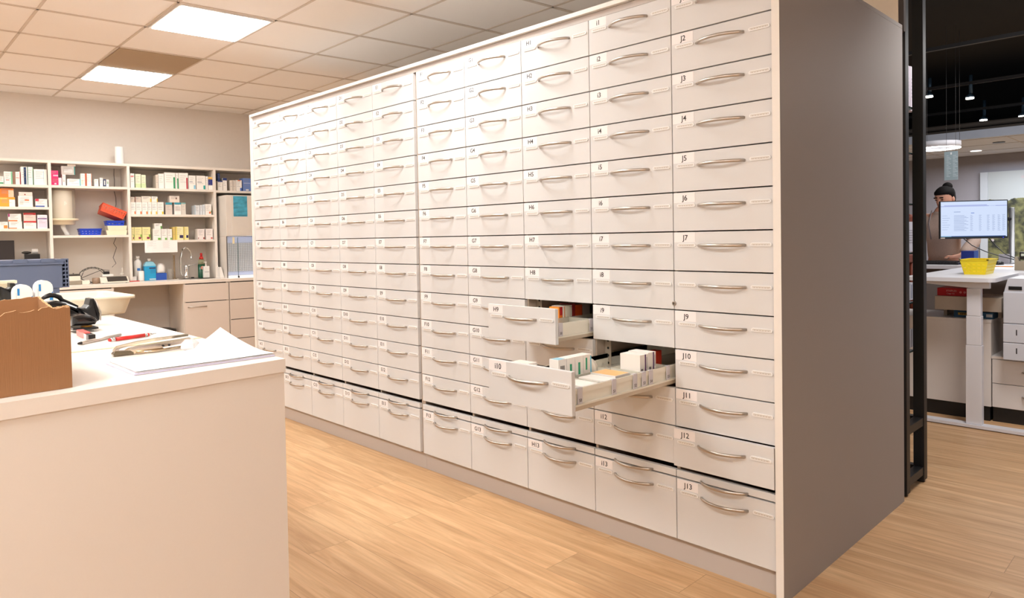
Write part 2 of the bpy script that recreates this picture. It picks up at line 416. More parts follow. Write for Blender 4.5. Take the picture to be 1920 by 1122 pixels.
ti = tray(OPEN['i'], 8, -.605, 10, .95, [('S0', -.545), ('S1', -.36), ('S2', -.235), ('S3', -.18), ('S4', -.135), ('S5', -.02)],
          [((cx(8)+.025, cx(8)+.21), -.459), ((cx(8)+.025, cx(8)+.21), -.18), ((cx(8)+.214, cx(8)+.373), -.40), ((cx(8)+.214, cx(8)+.373), -.16), ((cx(8)+.214, cx(8)+.373), .02)])
th = tray(OPEN['H'], 7, -.235, 9, .95, [('S0', -.185), ('S1', .012)],
          [((cx(7)+.025, cx(7)+.21), -.02), ((cx(7)+.214, cx(7)+.373), .06)])

# ------------------------------------------------------------------ medicine boxes
GREY = cm((150, 146, 146)); 
def med_box(x0, x1, y0, y1, z0, z1, base, patches=(), lines=True, side=None, M=None, name='medicine_box'):
    """box with printed front (facing -y); patches in 0..1 of the front: (u0,u1,v0,v1,rgb)"""
    b = MB(); bm_ = cm(base) if isinstance(base, tuple) else base
    b.box(x0, x1, y0, y1, z0, z1, bm_, M)
    w, h = x1-x0, z1-z0
    for (u0, u1, v0, v1, c) in patches:
        b.box(x0+w*u0, x0+w*u1, y0-.0007, y0-.0001, z0+h*v0, z0+h*v1, cm(c), M)
        if v1 > .98: b.box(x0+w*u0, x0+w*u1, y0, y0+.02, z1+.0001, z1+.0006, cm(c), M)
    if lines:
        n = max(2, min(4, int(h/.016)))
        for i in range(n):
            zz = z1-h*(.18+.13*i); ww = w*(.62-.13*(i % 3))
            b.box(x0+w*.14, x0+w*.14+ww, y0-.0010, y0-.0002, zz-.0011, zz+.0011, GREY, M)
    if side:
        b.box(x1+.0001, x1+.0007, y0+.004, y1-.004, z0+.1*h, z0+.9*h, cm(side), M)
    return b
def lpos(px, py, d):
    """point of the photo -> (s, z) on the plane d in front of the left wall"""
    wn = Vector((math.sin(WTH), -math.cos(WTH), 0)); e = Vector((math.cos(WTH), math.sin(WTH), 0)); w0 = Vector((WX, WY, 0))
    r = ray(px, py); t = ((w0+wn*d-CAM).dot(wn))/r.dot(wn); p = CAM+r*t
    return (p-w0).dot(e), p.z
W_ = (246, 240, 234)

# ================================================================== LEFT WALL: SHELVING, WORKTOP, BASE CABINETS
FRAME.append(LEFT)
SD = .35                                   # shelf depth
SHEL = mat('warm_white_shelf_board', (236, 226, 216), .5, noise=.012, nscale=200)
S_ = (-1.3, .32, .940, 1.712, 2.36)        # upright centres
sh = empty('wall_shelving', (.6, -.17, .92)); tag(sh, 'warm white open wall shelving standing on the worktop along the far left wall', 'shelving')
for s in S_:
    b = MB(); b.box(s-.0115, s+.0115, -SD, -.012, .922, 2.0065, SHEL); b.build('upright', sh)
b = MB(); b.box(S_[0]-.0115, S_[-1]+.0115, -SD, -.012, 2.007, 2.03, SHEL); b.build('top_shelf', sh)
b = MB(); b.box(S_[0]-.0115, S_[-1]+.0115, -.0115, -.001, .922, 2.03, SHEL); b.build('back_board', sh)
SHELF = {}
for bay, zs in ((0, (1.808, 1.615, 1.425)), (1, (1.811, 1.363)), (2, (1.808, 1.556, 1.308)), (3, (1.803,))):
    for i, z in enumerate(zs):
        b = MB(); b.box(S_[bay]+.012, S_[bay+1]-.012, -SD+.002, -.0125, z-.022, z, SHEL); b.build('shelf', sh)
        SHELF[(bay, i)] = z
WT = .92
b = MB(); b.box(-1.6, 2.42, -.62, -.013, WT-.03, WT, SHEL, bev=.002); tag(b.build('worktop'), 'long cream worktop along the left wall under the shelving', 'worktop')
BASEM = mat('taupe_cabinet_front', (220, 207, 197), .5, noise=.015)
DARKGAP = mat('gap_dark', (70, 60, 54), .7)
def base_cab(s0, s1, fronts, label, vis=None, handles=()):
    t = empty('base_cabinet', ((s0+s1)/2, -.3, 0)); tag(t, label, 'cabinet')
    b = MB(); b.box(s0, s0+.018, -.60, -.02, .0, WT-.0305, SHEL); b.box(s1-.018, s1, -.60, -.02, .0, WT-.0305, SHEL)
    b.box(s0+.018, s1-.018, -.585, -.57, .09, WT-.031, DARKGAP); b.box(s0+.018, s1-.018, -.04, -.02, 0, WT-.031, SHEL); b.box(s0+.018, s1-.018, -.57, -.04, .09, .108, SHEL)
    b.build('carcass', t)
    b = MB(); b.box(s0+.0185, s1-.0185, -.55, -.535, 0, .088, LAMG); b.build('plinth', t)
    for z0, z1, nm, hd in fronts:
        b = MB(); b.box(s0+.003, s1-.003, -.62, -.602, z0+.002, z1-.002, BASEM, bev=.001); f = b.build(nm, t)
        if hd is not None:
            b = MB(); n = 10; ss = hd
            b.tube([(ss+.17*i/n, -.6205-.026*math.sin(math.pi*i/n)**.7, z1-.045) for i in range(n+1)], .005, STEEL, 8); b.build('handle', f)
    return t
base_cab(1.332, 1.745, [(.712, .882, 'drawer', None), (.10, .709, 'door', 1.365)], 'taupe base cabinet under the worktop below the sink, with a bow handle on its door')
base_cab(1.748, 2.30, [(.712, .882, 'drawer', None), (.515, .709, 'drawer', None), (.325, .512, 'drawer', None), (.10, .322, 'drawer', None)], 'taupe cabinet of four stacked drawers under the worktop beside the white drawer wall')
sk, _z = lpos(215, 592, .6)
base_cab(sk-.6, sk, [(.712, .882, 'drawer', None), (.10, .709, 'door', None)], 'white-edged base cabinet left of the knee space, mostly hidden behind the packing desk')
sc_, zc = lpos(302, 612, .30); sc_ -= .04
t = empty('stool', (sc_, -.33, 0)); tag(t, 'dark round stool standing in the knee space under the worktop', 'stool')
b = MB(); b.lathe([(.13, .40), (.165, .415), (.165, .44), (.12, .455), (.02, .457)], (sc_, -.33, 0), BLACKP, 28); b.build('seat', t)
b = MB(); b.lathe([(.022, .03), (.022, .399)], (sc_, -.33, 0), STEEL, 12)
b.build('post', t)
b = MB()
for k in range(5):
    a = 2*math.pi*k/5; b.tube([(sc_, -.33, .05), (sc_+.15*math.cos(a), -.33+.15*math.sin(a), .02)], .012, BLACKP)
b.build('base', t)

OR, YE, RE, BL, NA, GN, PU, PK, TE = (236, 126, 30), (240, 190, 70), (206, 40, 40), (90, 120, 190), (26, 40, 110), (40, 150, 96), (110, 60, 130), (232, 30, 110), (60, 150, 170)
PALEY, PALEG, PALEB = (236, 226, 160), (206, 222, 170), (190, 214, 232)
def row(bay, i, place_name, items, k=5.611, ox=0, oy=260, base_y=None, d=.318, dep=.11):
    """items: (x0,x1,y_top,y_bottom | None when on the shelf,colour,patches,text,level)"""
    z0s = SHELF[(bay, i)]+.0006
    cnt = 0; tops = {}
    for it in items:
        xa, xb, yt, yb, base, patches, text = it[:7]; name = it[7] if len(it) > 7 else 'medicine_box'
        dd = d
        s0, z1 = lpos(ox+xa/k, oy+yt/k, dd); s1, _ = lpos(ox+xb/k, oy+yt/k, dd)
        if yb is None: z0 = z0s
        else:
            z0 = lpos(ox+xa/k, oy+yb/k, dd)[1]
            best = None
            for (a0, a1, tz) in tops.get('l', []):
                if a0 < (s0+s1)/2 < a1: best = tz if best is None else max(best, tz)
            if best is not None: z0 = best+.0006
        z1 = max(z1, z0+.02); s0 = max(s0, S_[bay]+.0125); s1 = min(s1, S_[bay+1]-.0125)
        b = med_box(s0+.0006, s1-.0006, -dd, -dd+dep*(1 if yb is None else .9), z0, z1, base, patches, lines=(z1-z0 > .035))
        tops.setdefault('l', []).append((s0, s1, z1))
        cnt += 1
        tag(b.build(name), '%s, %s' % (text, '%s %s' % (NTH_FROM(cnt), place_name)), 'box', 'medicine boxes on the %s' % place_name)
def NTH_FROM(n): return 'box %s along' % NUMW[n-1]
NUMW = ['one', 'two', 'three', 'four', 'five', 'six', 'seven', 'eight', 'nine', 'ten', 'eleven', 'twelve', 'thirteen']
def row2(bay, i, where, items, **kw):
    global NTH_FROM
    n = sum(1 for it in items if it[3] is None)
    c = [0]
    def nf(q): return ''
    row_impl(bay, i, where, items, **kw)
def row_impl(bay, i, where, items, k=5.611, ox=0, oy=260, d=.318, dep=.11):
    z0s = SHELF[(bay, i)]+.0006; tops = []; pos = 0
    ground = sorted([it for it in items if it[3] is None], key=lambda t: t[0])
    for it in sorted(items, key=lambda t: (t[3] is not None, t[0])):
        xa, xb, yt, yb, base, patches, text = it[:7]
        s0, z1 = lpos(ox+xa/k, oy+yt/k, d); s1, _ = lpos(ox+xb/k, oy+yt/k, d)
        s0 = max(s0, S_[bay]+.0125); s1 = min(s1, S_[bay+1]-.0125)
        if yb is None:
            z0 = z0s; lab = '%s standing %s on the %s' % (text, ORD[ground.index(it)] if ground.index(it) < len(ORD)-1 else 'far right', where)
            if ground.index(it) == len(ground)-1: lab = '%s standing rightmost on the %s' % (text, where)
        else:
            un = [q for q in tops if q[0] < s1-.002 and q[1] > s0+.002]
            z0 = max([q[2] for q in un] or [z0s])+.0006
            nb = next((q[3] for q in un), 'boxes')
            lab = '%s lying on top of the %s on the %s' % (text, nb, where)
        z1 = max(z1, z0+.018)
        b = med_box(s0+.0006, s1-.0006, -d, -d+dep*(1 if yb is None else .8), z0, z1, base, patches, lines=(z1-z0 > .035))
        tops.append((s0, s1, z1, text))
        w = lab.split()
        if len(w) > 16: lab = ' '.join(w[:16])
        tag(b.build('medicine_box'), lab, 'box', 'medicine boxes on the %s' % where)

LBW, MBW, RBW = 'left bay', 'middle bay', 'right bay'
row_impl(0, 0, 'left bay top shelf', [
    (-60, -10, 390, None, W_, [(.7, 1, 0, 1, GN)], 'white box with green edge'),
    (-8, 38, 395, None, W_, [(.0, .9, .05, .22, GN)], 'low white box with green band'),
    (40, 130, 345, None, W_, [(.82, .98, 0, 1, (120, 190, 150)), (.2, .6, .3, .36, (220, 120, 110))], 'white box with pale green stripe'),
    (132, 158, 350, None, (150, 110, 90), [], 'narrow brown box'),
    (160, 213, 348, None, W_, [(.88, 1, 0, 1, RE), (.1, .8, .5, .55, (240, 160, 150))], 'white box with red edge'),
    (216, 284, 295, None, W_, [(.45, .85, .02, .98, (28, 56, 96))], 'tall white box with navy stripe'),
    (286, 345, 297, None, W_, [(0, .1, 0, 1, (80, 150, 140)), (.93, 1, 0, 1, (110, 200, 150))], 'tall white box with green edges'),
    (352, 492, 320, None, W_, [(.72, .76, .1, .9, (170, 200, 225))], 'wide white box with pale blue line')])
row_impl(0, 1, 'left bay second shelf', [
    (-110, -12, 600, None, (238, 150, 60), [(.1, .7, .4, .6, W_)], 'orange box with white panel'),
    (-8, 158, 615, None, (244, 170, 60), [(.62, 1, 0, .75, W_), (.05, .5, .78, .9, (250, 220, 120))], 'yellow-orange box with white panel'),
    (-8, 143, 522, 610, (236, 130, 50), [(.62, 1, .0, .8, (240, 200, 170))], 'orange box with pale right end'),
    (188, 343, 602, None, W_, [(.45, .75, .55, .68, (232, 130, 90)), (.1, .35, .2, .5, (226, 220, 210))], 'wide white box with orange print'),
    (196, 340, 562, 600, (226, 216, 206), [(.4, .5, .2, .5, (150, 60, 40))], 'flat beige-white box'),
    (371, 499, 635, None, W_, [(0, .28, .72, 1, (214, 50, 80)), (0, .75, .0, .18, (60, 90, 160))], 'white box with red corner and blue swoosh')])
row_impl(0, 2, 'left bay third shelf', [
    (-100, -12, 880, None, W_, [(.2, .5, .3, .6, OR)], 'white box with orange print'),
    (-8, 84, 876, None, W_, [(.5, .95, .05, .5, (240, 140, 60))], 'white box with orange circle'),
    (92, 232, 872, None, W_, [(.0, .6, .0, .14, (240, 140, 90))], 'white box with orange base stripe'),
    (84, 222, 792, 868, W_, [(0, .12, .6, 1, (160, 40, 110)), (0, .7, 0, .18, (240, 140, 90))], 'white box with purple corner'),
    (248, 382, 868, None, W_, [(0, 1, .78, 1, RE)], 'white box with red top band'),
    (246, 376, 782, 865, (226, 206, 196), [(0, 1, .75, 1, (180, 40, 40))], 'beige box with dark red top band'),
    (390, 497, 803, None, (240, 228, 236), [(.05, .95, .68, .76, (110, 60, 130)), (.12, .9, .08, .6, (226, 210, 226))], 'pale box with purple stripe')])
row_impl(1, 0, 'middle bay top shelf', [
    (534, 648, 410, None, (238, 40, 110), [(.7, 1, 0, 1, (250, 220, 230)), (.3, .5, .1, .3, (250, 200, 220))], 'magenta box with pale end'),
    (532, 612, 335, 405, (236, 50, 120), [(.3, .98, .2, .4, (250, 190, 210))], 'magenta pink box'),
    (652, 690, 378, None, W_, [(.3, .6, .3, .5, (240, 200, 190))], 'narrow white box'),
    (704, 848, 422, None, W_, [(.93, 1, 0, 1, (80, 180, 190)), (.3, .9, .3, .36, (180, 190, 200))], 'wide white box with teal edge'),
    (712, 800, 378, 420, W_, [], 'small white box'),
    (642, 788, 288, 372, (196, 188, 182), [(.2, .8, .25, .6, (222, 218, 214)), (.93, 1, 0, 1, (60, 140, 130))], 'grey foil-look box with green edge'),
    (846, 902, 367, None, W_, [(.82, 1, 0, 1, (240, 110, 70)), (.1, .5, .1, .5, (250, 220, 200))], 'white box with orange right edge'),
    (906, 962, 368, None, W_, [(0, .12, 0, 1, (240, 120, 80)), (.93, 1, 0, 1, (240, 120, 80))], 'white box with orange edges'),
    (990, 1034, 426, None, W_, [], 'small plain white box'),
    (1048, 1082, 413, None, W_, [(.1, .3, .3, .8, (210, 210, 220))], 'narrow white box by the navy one'),
    (1085, 1114, 428, None, (40, 60, 100), [(.3, .7, .2, .8, W_)], 'small navy box with white label'),
    (1116, 1145, 432, None, W_, [(.3, .8, .4, .7, (150, 190, 160))], 'tiny white box with green print')], dep=.09)
K2 = dict(k=5.344, ox=220, oy=260)
row_impl(2, 0, 'right bay top shelf', [
    (128, 171, 349, None, W_, [(.1, .8, .75, .85, (226, 120, 120)), (.95, 1, 0, 1, (60, 130, 80))], 'white box with red print'),
    (178, 234, 354, None, (230, 232, 206), [(.0, 1, 0, .3, PALEG)], 'pale green-white box'),
    (238, 284, 364, None, (226, 230, 200), [(.0, 1, 0, .35, PALEG)], 'smaller pale green box'),
    (385, 408, 362, None, (220, 206, 192), [], 'narrow beige box'),
    (410, 466, 352, None, W_, [], 'tall off-white box'),
    (470, 579, 339, None, W_, [(.82, .97, .02, .72, GN)], 'large white box with green stripe'),
    (583, 611, 344, None, W_, [(.5, .95, .0, .66, (50, 150, 100))], 'narrow tall white box with green stripe'),
    (614, 707, 343, None, W_, [(.8, .96, 0, .7, (180, 40, 56))], 'large white box with red stripe'),
    (714, 784, 369, None, W_, [(.7, .95, .02, .3, (140, 200, 226)), (.1, .6, .5, .56, (180, 180, 190))], 'white box with light blue emblem'),
    (791, 882, 371, None, W_, [(.76, .96, .02, .3, (40, 160, 150)), (.1, .6, .5, .56, (170, 170, 176))], 'white box with teal emblem'),
    (885, 906, 378, None, W_, [], 'narrow white box'),
    (909, 974, 383, None, W_, [(0, 1, .35, .8, (40, 50, 130)), (0, 1, .8, .98, (226, 180, 90))], 'white box with navy and gold top')], dep=.16, **K2)
six = [(c, 'white box with %s stripe' % n_) for c, n_ in (((236, 120, 60), 'orange'), ((236, 120, 60), 'orange'), ((236, 130, 60), 'orange'), ((240, 190, 60), 'yellow'), ((240, 190, 60), 'yellow'), ((244, 200, 40), 'yellow'))]
xs_ = [(132, 183), (185, 244), (246, 303), (305, 341), (343, 398), (400, 463)]
row_impl(2, 1, 'right bay second shelf', [(a, c_, 637, None, W_, [(.72, .96, .02, .24, six[q][0]), (.1, .8, .55, .6, (200, 200, 206))], six[q][1]) for q, (a, c_) in enumerate(xs_)] + [
    (132, 172, 585, 630, (206, 190, 176), [], 'flat taupe box'), (175, 238, 583, 630, (206, 192, 180), [(0, .1, 0, 1, (120, 60, 40))], 'flat taupe box with brown edge'),
    (242, 340, 578, 630, (232, 222, 210), [(.88, 1, 0, .6, (240, 190, 60))], 'flat cream box with yellow end'), (343, 403, 580, 630, W_, [(.85, 1, 0, .6, (236, 190, 60))], 'flat white box with yellow end'),
    (482, 549, 641, None, (216, 204, 194), [(0, 1, .82, 1, TE)], 'grey-beige box with teal top'), (570, 638, 641, None, W_, [(0, 1, .84, 1, TE), (.1, .9, .3, .7, (214, 206, 200))], 'white box with teal top'),
    (640, 684, 643, None, (222, 214, 204), [(0, 1, .9, 1, (120, 170, 170))], 'cream box with pale teal top'), (522, 622, 574, 636, (226, 212, 200), [(.6, .75, .5, .75, (120, 90, 80))], 'cream box'),
    (775, 823, 669, None, (222, 224, 226), [(0, .1, 0, 1, (150, 180, 200))], 'pale grey-blue box'), (826, 850, 667, None, (226, 228, 232), [], 'thin pale grey box'), (852, 876, 666, None, (222, 228, 232), [], 'thin pale blue-grey box'),
    (880, 942, 657, None, W_, [(.6, .9, .1, .3, (226, 130, 90)), (.9, 1, .2, .4, (110, 160, 80))], 'white box with small fruit picture')], dep=.13, **K2)
pl = [(.55, .9, .1, .26, (140, 40, 80)), (.8, .98, .2, .45, (120, 170, 60))]
pw = [(.6, .95, .02, .2, (110, 170, 70))]
py_ = [(.5, .95, .14, .36, (50, 44, 90)), (.0, .2, 0, 1, (226, 206, 110))]
row_impl(2, 2, 'right bay third shelf', [
    (138, 168, 889, None, PALEY, pl, 'half-hidden pale yellow box'), (170, 244, 889, None, PALEY, pl, 'pale yellow box with plum picture'), (248, 330, 888, None, PALEY, pl, 'wide pale yellow box with plum picture'),
    (355, 437, 905, None, W_, pw, 'white box with green leaf print'), (440, 498, 906, None, W_, pw, 'narrower white box with green leaf print'), (501, 547, 907, None, W_, pw, 'slim white box with green leaf print'),
    (372, 447, 850, 903, W_, [(.8, 1, 0, .5, (90, 160, 70))], 'flat white box with green end'),
    (554, 579, 887, None, (222, 196, 110), [], 'narrow ochre box'), (582, 661, 884, None, (242, 234, 180), py_, 'pale yellow box with dark berry picture'), (664, 712, 885, None, (240, 228, 160), py_, 'slim pale yellow box with dark berry picture'),
    (803, 872, 906, None, (240, 230, 226), [(.05, .15, .05, .2, (150, 70, 60)), (.8, 1, .05, .2, (150, 60, 50))], 'off-white box with tiny red marks'), (886, 956, 905, None, (240, 230, 226), [(.7, .95, .05, .2, (200, 90, 80))], 'off-white box with faint red print')], dep=.13, **K2)
row_impl(3, 0, 'far right bay shelf by the drawer wall', [
    (1003, 1054, 424, None, W_, [(0, 1, .9, 1, NA)], 'white box with navy lid'), (1056, 1097, 395, None, W_, [(0, 1, .8, 1, (30, 50, 110))], 'tall white box with navy band'),
    (1003, 1026, 348, 420, (34, 56, 110), [], 'navy box'),
    (1128, 1156, 418, None, (226, 214, 202), [], 'narrow cream box'), (1158, 1186, 418, None, (228, 216, 204), [], 'second narrow cream box'), (1188, 1246, 416, None, W_, [(.3, .8, .92, 1, (226, 120, 80)), (.7, 1, 0, .3, (80, 110, 190))], 'white box with blue triangle'),
    (1256, 1338, 396, None, (110, 136, 196), [(.1, .9, .6, .64, (190, 200, 230)), (.35, .7, .05, .15, W_)], 'blue box with white print'),
    (1342, 1420, 400, None, W_, [], 'white box hidden by the drawer wall')], dep=.12, **K2)

# paper roll on the top shelf
s, z = lpos(224, 303, .2); R_ = .037
b = MB(); PAPER = mat('tissue_paper', (248, 246, 244), .8, noise=.02, nscale=60, bump=.2)
b.lathe([(.012, 0), (R_, 0), (R_+.001, .004), (R_+.001, .166), (R_, .17), (.012, .17)], (s, -.2, 2.0305), PAPER, 32)
tag(b.build('paper_roll'), 'tall white paper roll standing on top of the shelving', 'roll')
# centre-pull dispenser
s0, _ = lpos(97, 380, .3); s1, zt = lpos(143, 358, .3); sc_ = (s0+s1)/2-.004
t = empty('paper_dispenser', (sc_, -.22, 1.44)); tag(t, 'cream centre-pull paper towel dispenser fixed in the middle bay of the shelving', 'dispenser')
CLR = mat('clear_dispenser_shell', (232, 220, 200), .15, alpha=.22); CRM = mat('cream_plastic', (240, 226, 196), .35)
zf = lpos(120, 412, .3)[1]
b = MB(); b.lathe([(.100, zf), (.100, 1.788), (.097, 1.788), (.097, zf)], (sc_, -.22, 0), CLR, 32, cap=False); b.build('shell', t)
b = MB(); b.lathe([(.01, zf+.012), (.078, zf+.012), (.08, zf+.02), (.08, 1.762), (.076, 1.768), (.01, 1.768)], (sc_-.008, -.22, 0), mat('cream_towel_roll', (248, 240, 226), .9, bump=.3, nscale=30), 32); b.build('towel_roll', t)
b = MB(); b.lathe([(.085, zf-.045), (.095, zf-.04), (.098, zf-.012), (.118, zf-.01), (.122, zf+.0), (.118, zf+.01), (.09, zf+.0115), (.01, zf+.0115)], (sc_, -.22, 0), CRM, 32); b.build('flange', t)
b = MB(); z_ = zf-.046
b.loft([[(sc_+q+.02*math.cos(a), -.23+.014*math.sin(a), zz) for a in [2*math.pi*i/10 for i in range(10)]] for q, zz in ((-.005, z_), (.0, z_-.03), (.015, z_-.06), (.03, 1.366))], PAPER); b.build('paper_end', t)
# blue baskets, red basket, cream trays
def basket(name, s0, s1, y0, y1, z0, z1, m, taper, label, M=None, holes=(6, 2), group=None):
    b = MB(); t = .003
    def wall(p0, p1, q0, q1, nn, rows):       # p bottom corners, q top corners
        p0, p1, q0, q1 = map(Vector, (p0, p1, q0, q1))
        us = [0]; 
        for i in range(nn):
            c = (i+.5)/nn; hw = .28/nn; us += [c-hw, c+hw]
        us.append(1); vs = [0]
        for j in range(rows):
            c = .12+.68*(j+.5)/rows; vs += [c-.2/rows*.6, c+.2/rows*.6]
        vs.append(1)
        for i in range(len(us)-1):
            for j in range(len(vs)-1):
                if i % 2 == 1 and j % 2 == 1: continue
                def P(u, v):
                    a = p0.lerp(p1, u); c = q0.lerp(q1, u); x = a.lerp(c, v); return M @ x if M else x
                nrm = ((p1-p0).cross(q0-p0)).normalized()*t
                A = [P(us[i], vs[j]), P(us[i+1], vs[j]), P(us[i+1], vs[j+1]), P(us[i], vs[j+1])]
                nn_ = (M.to_3x3() @ nrm) if M else nrm
                B = [x+nn_ for x in A]
                va = [b.bm.verts.new(x) for x in A]; vb = [b.bm.verts.new(x) for x in B]
                b.face(va, m); b.face(vb[::-1], m)
                for q in range(4): b.face([va[q], vb[q], vb[(q+1) % 4], va[(q+1) % 4]], m)
    f = taper
    B = [(s0+f, y0+f, z0), (s1-f, y0+f, z0), (s1-f, y1-f, z0), (s0+f, y1-f, z0)]; T = [(s0, y0, z1), (s1, y0, z1), (s1, y1, z1), (s0, y1, z1)]
    for q in range(4):
        nx = (q+1) % 4; L_ = (Vector(T[nx])-Vector(T[q])).length
        wall(B[q], B[nx], T[q], T[nx], max(2, int(round(holes[0]*L_/(s1-s0)))), holes[1])
    b.box(s0+f, s1-f, y0+f, y1-f, z0, z0+t, m, M)
    r = .006
    for q in range(4):
        a, c = Vector(T[q]), Vector(T[(q+1) % 4]); d = (c-a).normalized(); 
        b.box(min(a.x, c.x)-r, max(a.x, c.x)+r, min(a.y, c.y)-r, max(a.y, c.y)+r, z1-.004, z1+.002, m, M) if False else None
        if abs(d.x) > .5: b.box(min(a.x, c.x)-r, max(a.x, c.x)+r, a.y-r, a.y+r, z1-.004, z1+.002, m, M)
        else: b.box(a.x-r, a.x+r, min(a.y, c.y)-r, max(a.y, c.y)+r, z1-.004, z1+.002, m, M)
    return tag(b.build(name), label, 'basket', group)
BLU = mat('blue_plastic', (30, 70, 200), .35); REDP = mat('red_orange_plastic', (222, 84, 44), .4)
zsh = SHELF[(1, 1)]+.0006
s0, zt = lpos(840/5.611, 260+950/5.611, .30); s1, _ = lpos(1068/5.611, 260+950/5.611, .30)
basket('plastic_basket', s0, s1, -.30, -.14, zsh, zt, BLU, .01, 'blue perforated plastic basket standing alone on the middle bay shelf', holes=(6, 2), group='blue plastic baskets on the shelf')
s0, zt = lpos(1112/5.611, 260+918/5.611, .30); s1, _ = lpos(1340/5.611, 260+918/5.611, .30); s1 = min(s1, .925)
s1 = .925; h_ = (zt-zsh)/2
for q in range(2):
    b = MB(); z0 = zsh+q*(h_+.0004); x0_ = s0+.012*q
    b.prism([(x0_+.008, z0), (s1-.008, z0), (s1-.002, z0+h_-.008), (s1, z0+h_), (x0_, z0+h_), (x0_+.002, z0+h_-.008)], 'y', -.31, -.12, CRM)
    tag(b.build('plastic_tray'), ['cream shallow plastic tray lying on the shelf at the bottom of the stack', 'cream shallow plastic tray stacked directly under the small blue basket'][q], 'tray', 'cream plastic trays')
zt2 = zsh+2*h_+.001
s0, z_ = lpos(1110/5.611, 260+866/5.611, .30); s1b, _ = lpos(1306/5.611, 260+866/5.611, .30)
basket('plastic_basket', s0+.01, s1b, -.30, -.15, zt2, z_, BLU, .006, 'blue perforated plastic basket stacked on the cream trays', holes=(5, 1), group='blue plastic baskets on the shelf')
pc = lpos(1180/5.611, 260+790/5.611, .26)
M = Matrix.Translation((pc[0], -.24, pc[1]+.005)) @ Matrix.Rotation(math.radians(24), 4, 'Y') @ Matrix.Rotation(math.radians(-14), 4, 'X')
basket('plastic_basket', -.105, .105, -.06, .07, -.035, .042, REDP, .008, 'orange-red mesh plastic basket tipped on its side above the blue basket', M=M, holes=(9, 3))

# cable on the back of the middle bay
b = MB(); pts = []
for (x, y) in ((1200, 312), (1198, 380), (1205, 440), (1202, 560), (1218, 620), (1222, 690), (1208, 740)):
    s, z = lpos(x/5.611, 260+y/5.611, .03); pts.append((s, -.03, z))
for (x, y) in ((1218, 95), (1195, 150), (1226, 195), (1190, 300), (1220, 360), (1180, 400)):
    s, z = lpos(x/5.611, 430+y/5.611, .04); pts.append((s, -.04, z))
b.tube(pts, .0025, BLACKP, 6); tag(b.build('cable'), 'thin black cable hanging down the back of the middle bay', 'cable')

# sheet of paper hanging from the lower shelf
s0, z0 = lpos(220+275/5.344, 430+238/5.344, .345); s1, z1 = lpos(220+600/5.344, 430+150/5.344, .345)
b = MB(); n = 8; top = SHELF[(2, 2)]-.003
A = [[(s0+(s1-s0)*i/n, -.3512-.004*math.sin(i*1.1)*(j), top-(top-z0)*j) for i in range(n+1)] for j in (0, .5, 1)]
for off in (0,):
    V = [[b.bm.verts.new(p) for p in r] for r in A]; V2 = [[b.bm.verts.new((p[0], p[1]-.0006, p[2])) for p in r] for r in A]
    for j in range(2):
        for i in range(n):
            b.face([V[j][i], V[j][i+1], V[j+1][i+1], V[j+1][i]], PAPER, True); b.face([V2[j][i], V2[j+1][i], V2[j+1][i+1], V2[j][i+1]], PAPER, True)
for q in range(7):
    b.box(s0+.02, s0+.02+(.05 if q % 2 else .08), -.3535, -.353, top-.012-.010*q, top-.0105-.010*q, cm((190, 184, 182))); 
    b.box(s0+(s1-s0)*.55, s0+(s1-s0)*.55+(.05 if q % 2 else .06), -.3535, -.353, top-.012-.010*q, top-.0105-.010*q, cm((190, 184, 182)))
tag(b.build('paper_sheet'), 'printed white sheet taped under the lowest right bay shelf above the blue bottle', 'paper')

# ---- counter items, right bay   (crop origin 220,430 scale 5.344)
def cp(x, y, d): return lpos(220+x/5.344, 430+y/5.344, d)
def bottle(name, s, y, prof, m, label, parts=(), cat='bottle', sy=1, group=None):
    t = empty(name, (s, y, WT+.0006)); tag(t, label, cat, group)
    b = MB(); b.lathe(prof, (s, y, WT+.0006), m, 24, sy=sy); b.build('body', t)
    for nm, fn in parts:
        b = MB(); fn(b); b.build(nm, t)
    return t
BOTW = mat('white_bottle_plastic', (244, 238, 232), .35)
s, z1 = cp(208, 272, .27); h = z1-WT; r = .033
bottle('lotion_bottle', s+.0, -.24, [(r, 0), (r, h*.72), (.024, h*.82), (.013, h*.86), (.013, h*.9)], BOTW, 'tall white bottle with white cap behind the sink end of the worktop', [('cap', lambda b: b.lathe([(.0155, h*.9), (.0155, h)], (s, -.24, WT+.001), BOTW, 20)), ('print', lambda b: b.box(s-.012, s+.014, -.24-r-.001, -.24-r, WT+h*.42, WT+h*.52, cm((60, 120, 190))))])
s2, z2 = cp(240, 420, .32); h2 = z2-WT
bottle('lotion_bottle', s2, -.31, [(.024, 0), (.026, .01), (.026, h2-.004), (.022, h2)], BOTW, 'short white cylindrical bottle in front of the tall white bottle')
BLQ = mat('blue_liquid_plastic', (40, 160, 210), .25); BLQ2 = mat('pale_blue_plastic', (140, 200, 222), .3)
sa, za = cp(268, 372, .30); sb, _ = cp(385, 372, .30); zt = cp(320, 296, .30)[1]; zs = cp(320, 330, .30)[1]
t = empty('disinfectant_bottle', ((sa+sb)/2, -.27, WT)); tag(t, 'large square blue disinfectant bottle with white cap on the worktop', 'bottle')
b = MB(); b.box(sa, sb, -.305, -.235, WT+.0006, za, BLQ, bev=.004); b.build('body', t)
mc = (sa+sb)/2
b = MB(); b.loft([[(mc+u*(sb-sa)*f, -.27+w*.07*f, z) for u, w in ((-.5, -.5), (.5, -.5), (.5, .5), (-.5, .5))] for f, z in ((1, za+.0003), (.97, za+.012), (.62, zs), (.3, zs+.006))], BLQ2, smooth=False); b.build('shoulder', t)
b = MB(); b.lathe([(.013, zs+.0065), (.013, zt)], (mc, -.27, 0), BOTW, 18); b.build('cap', t)
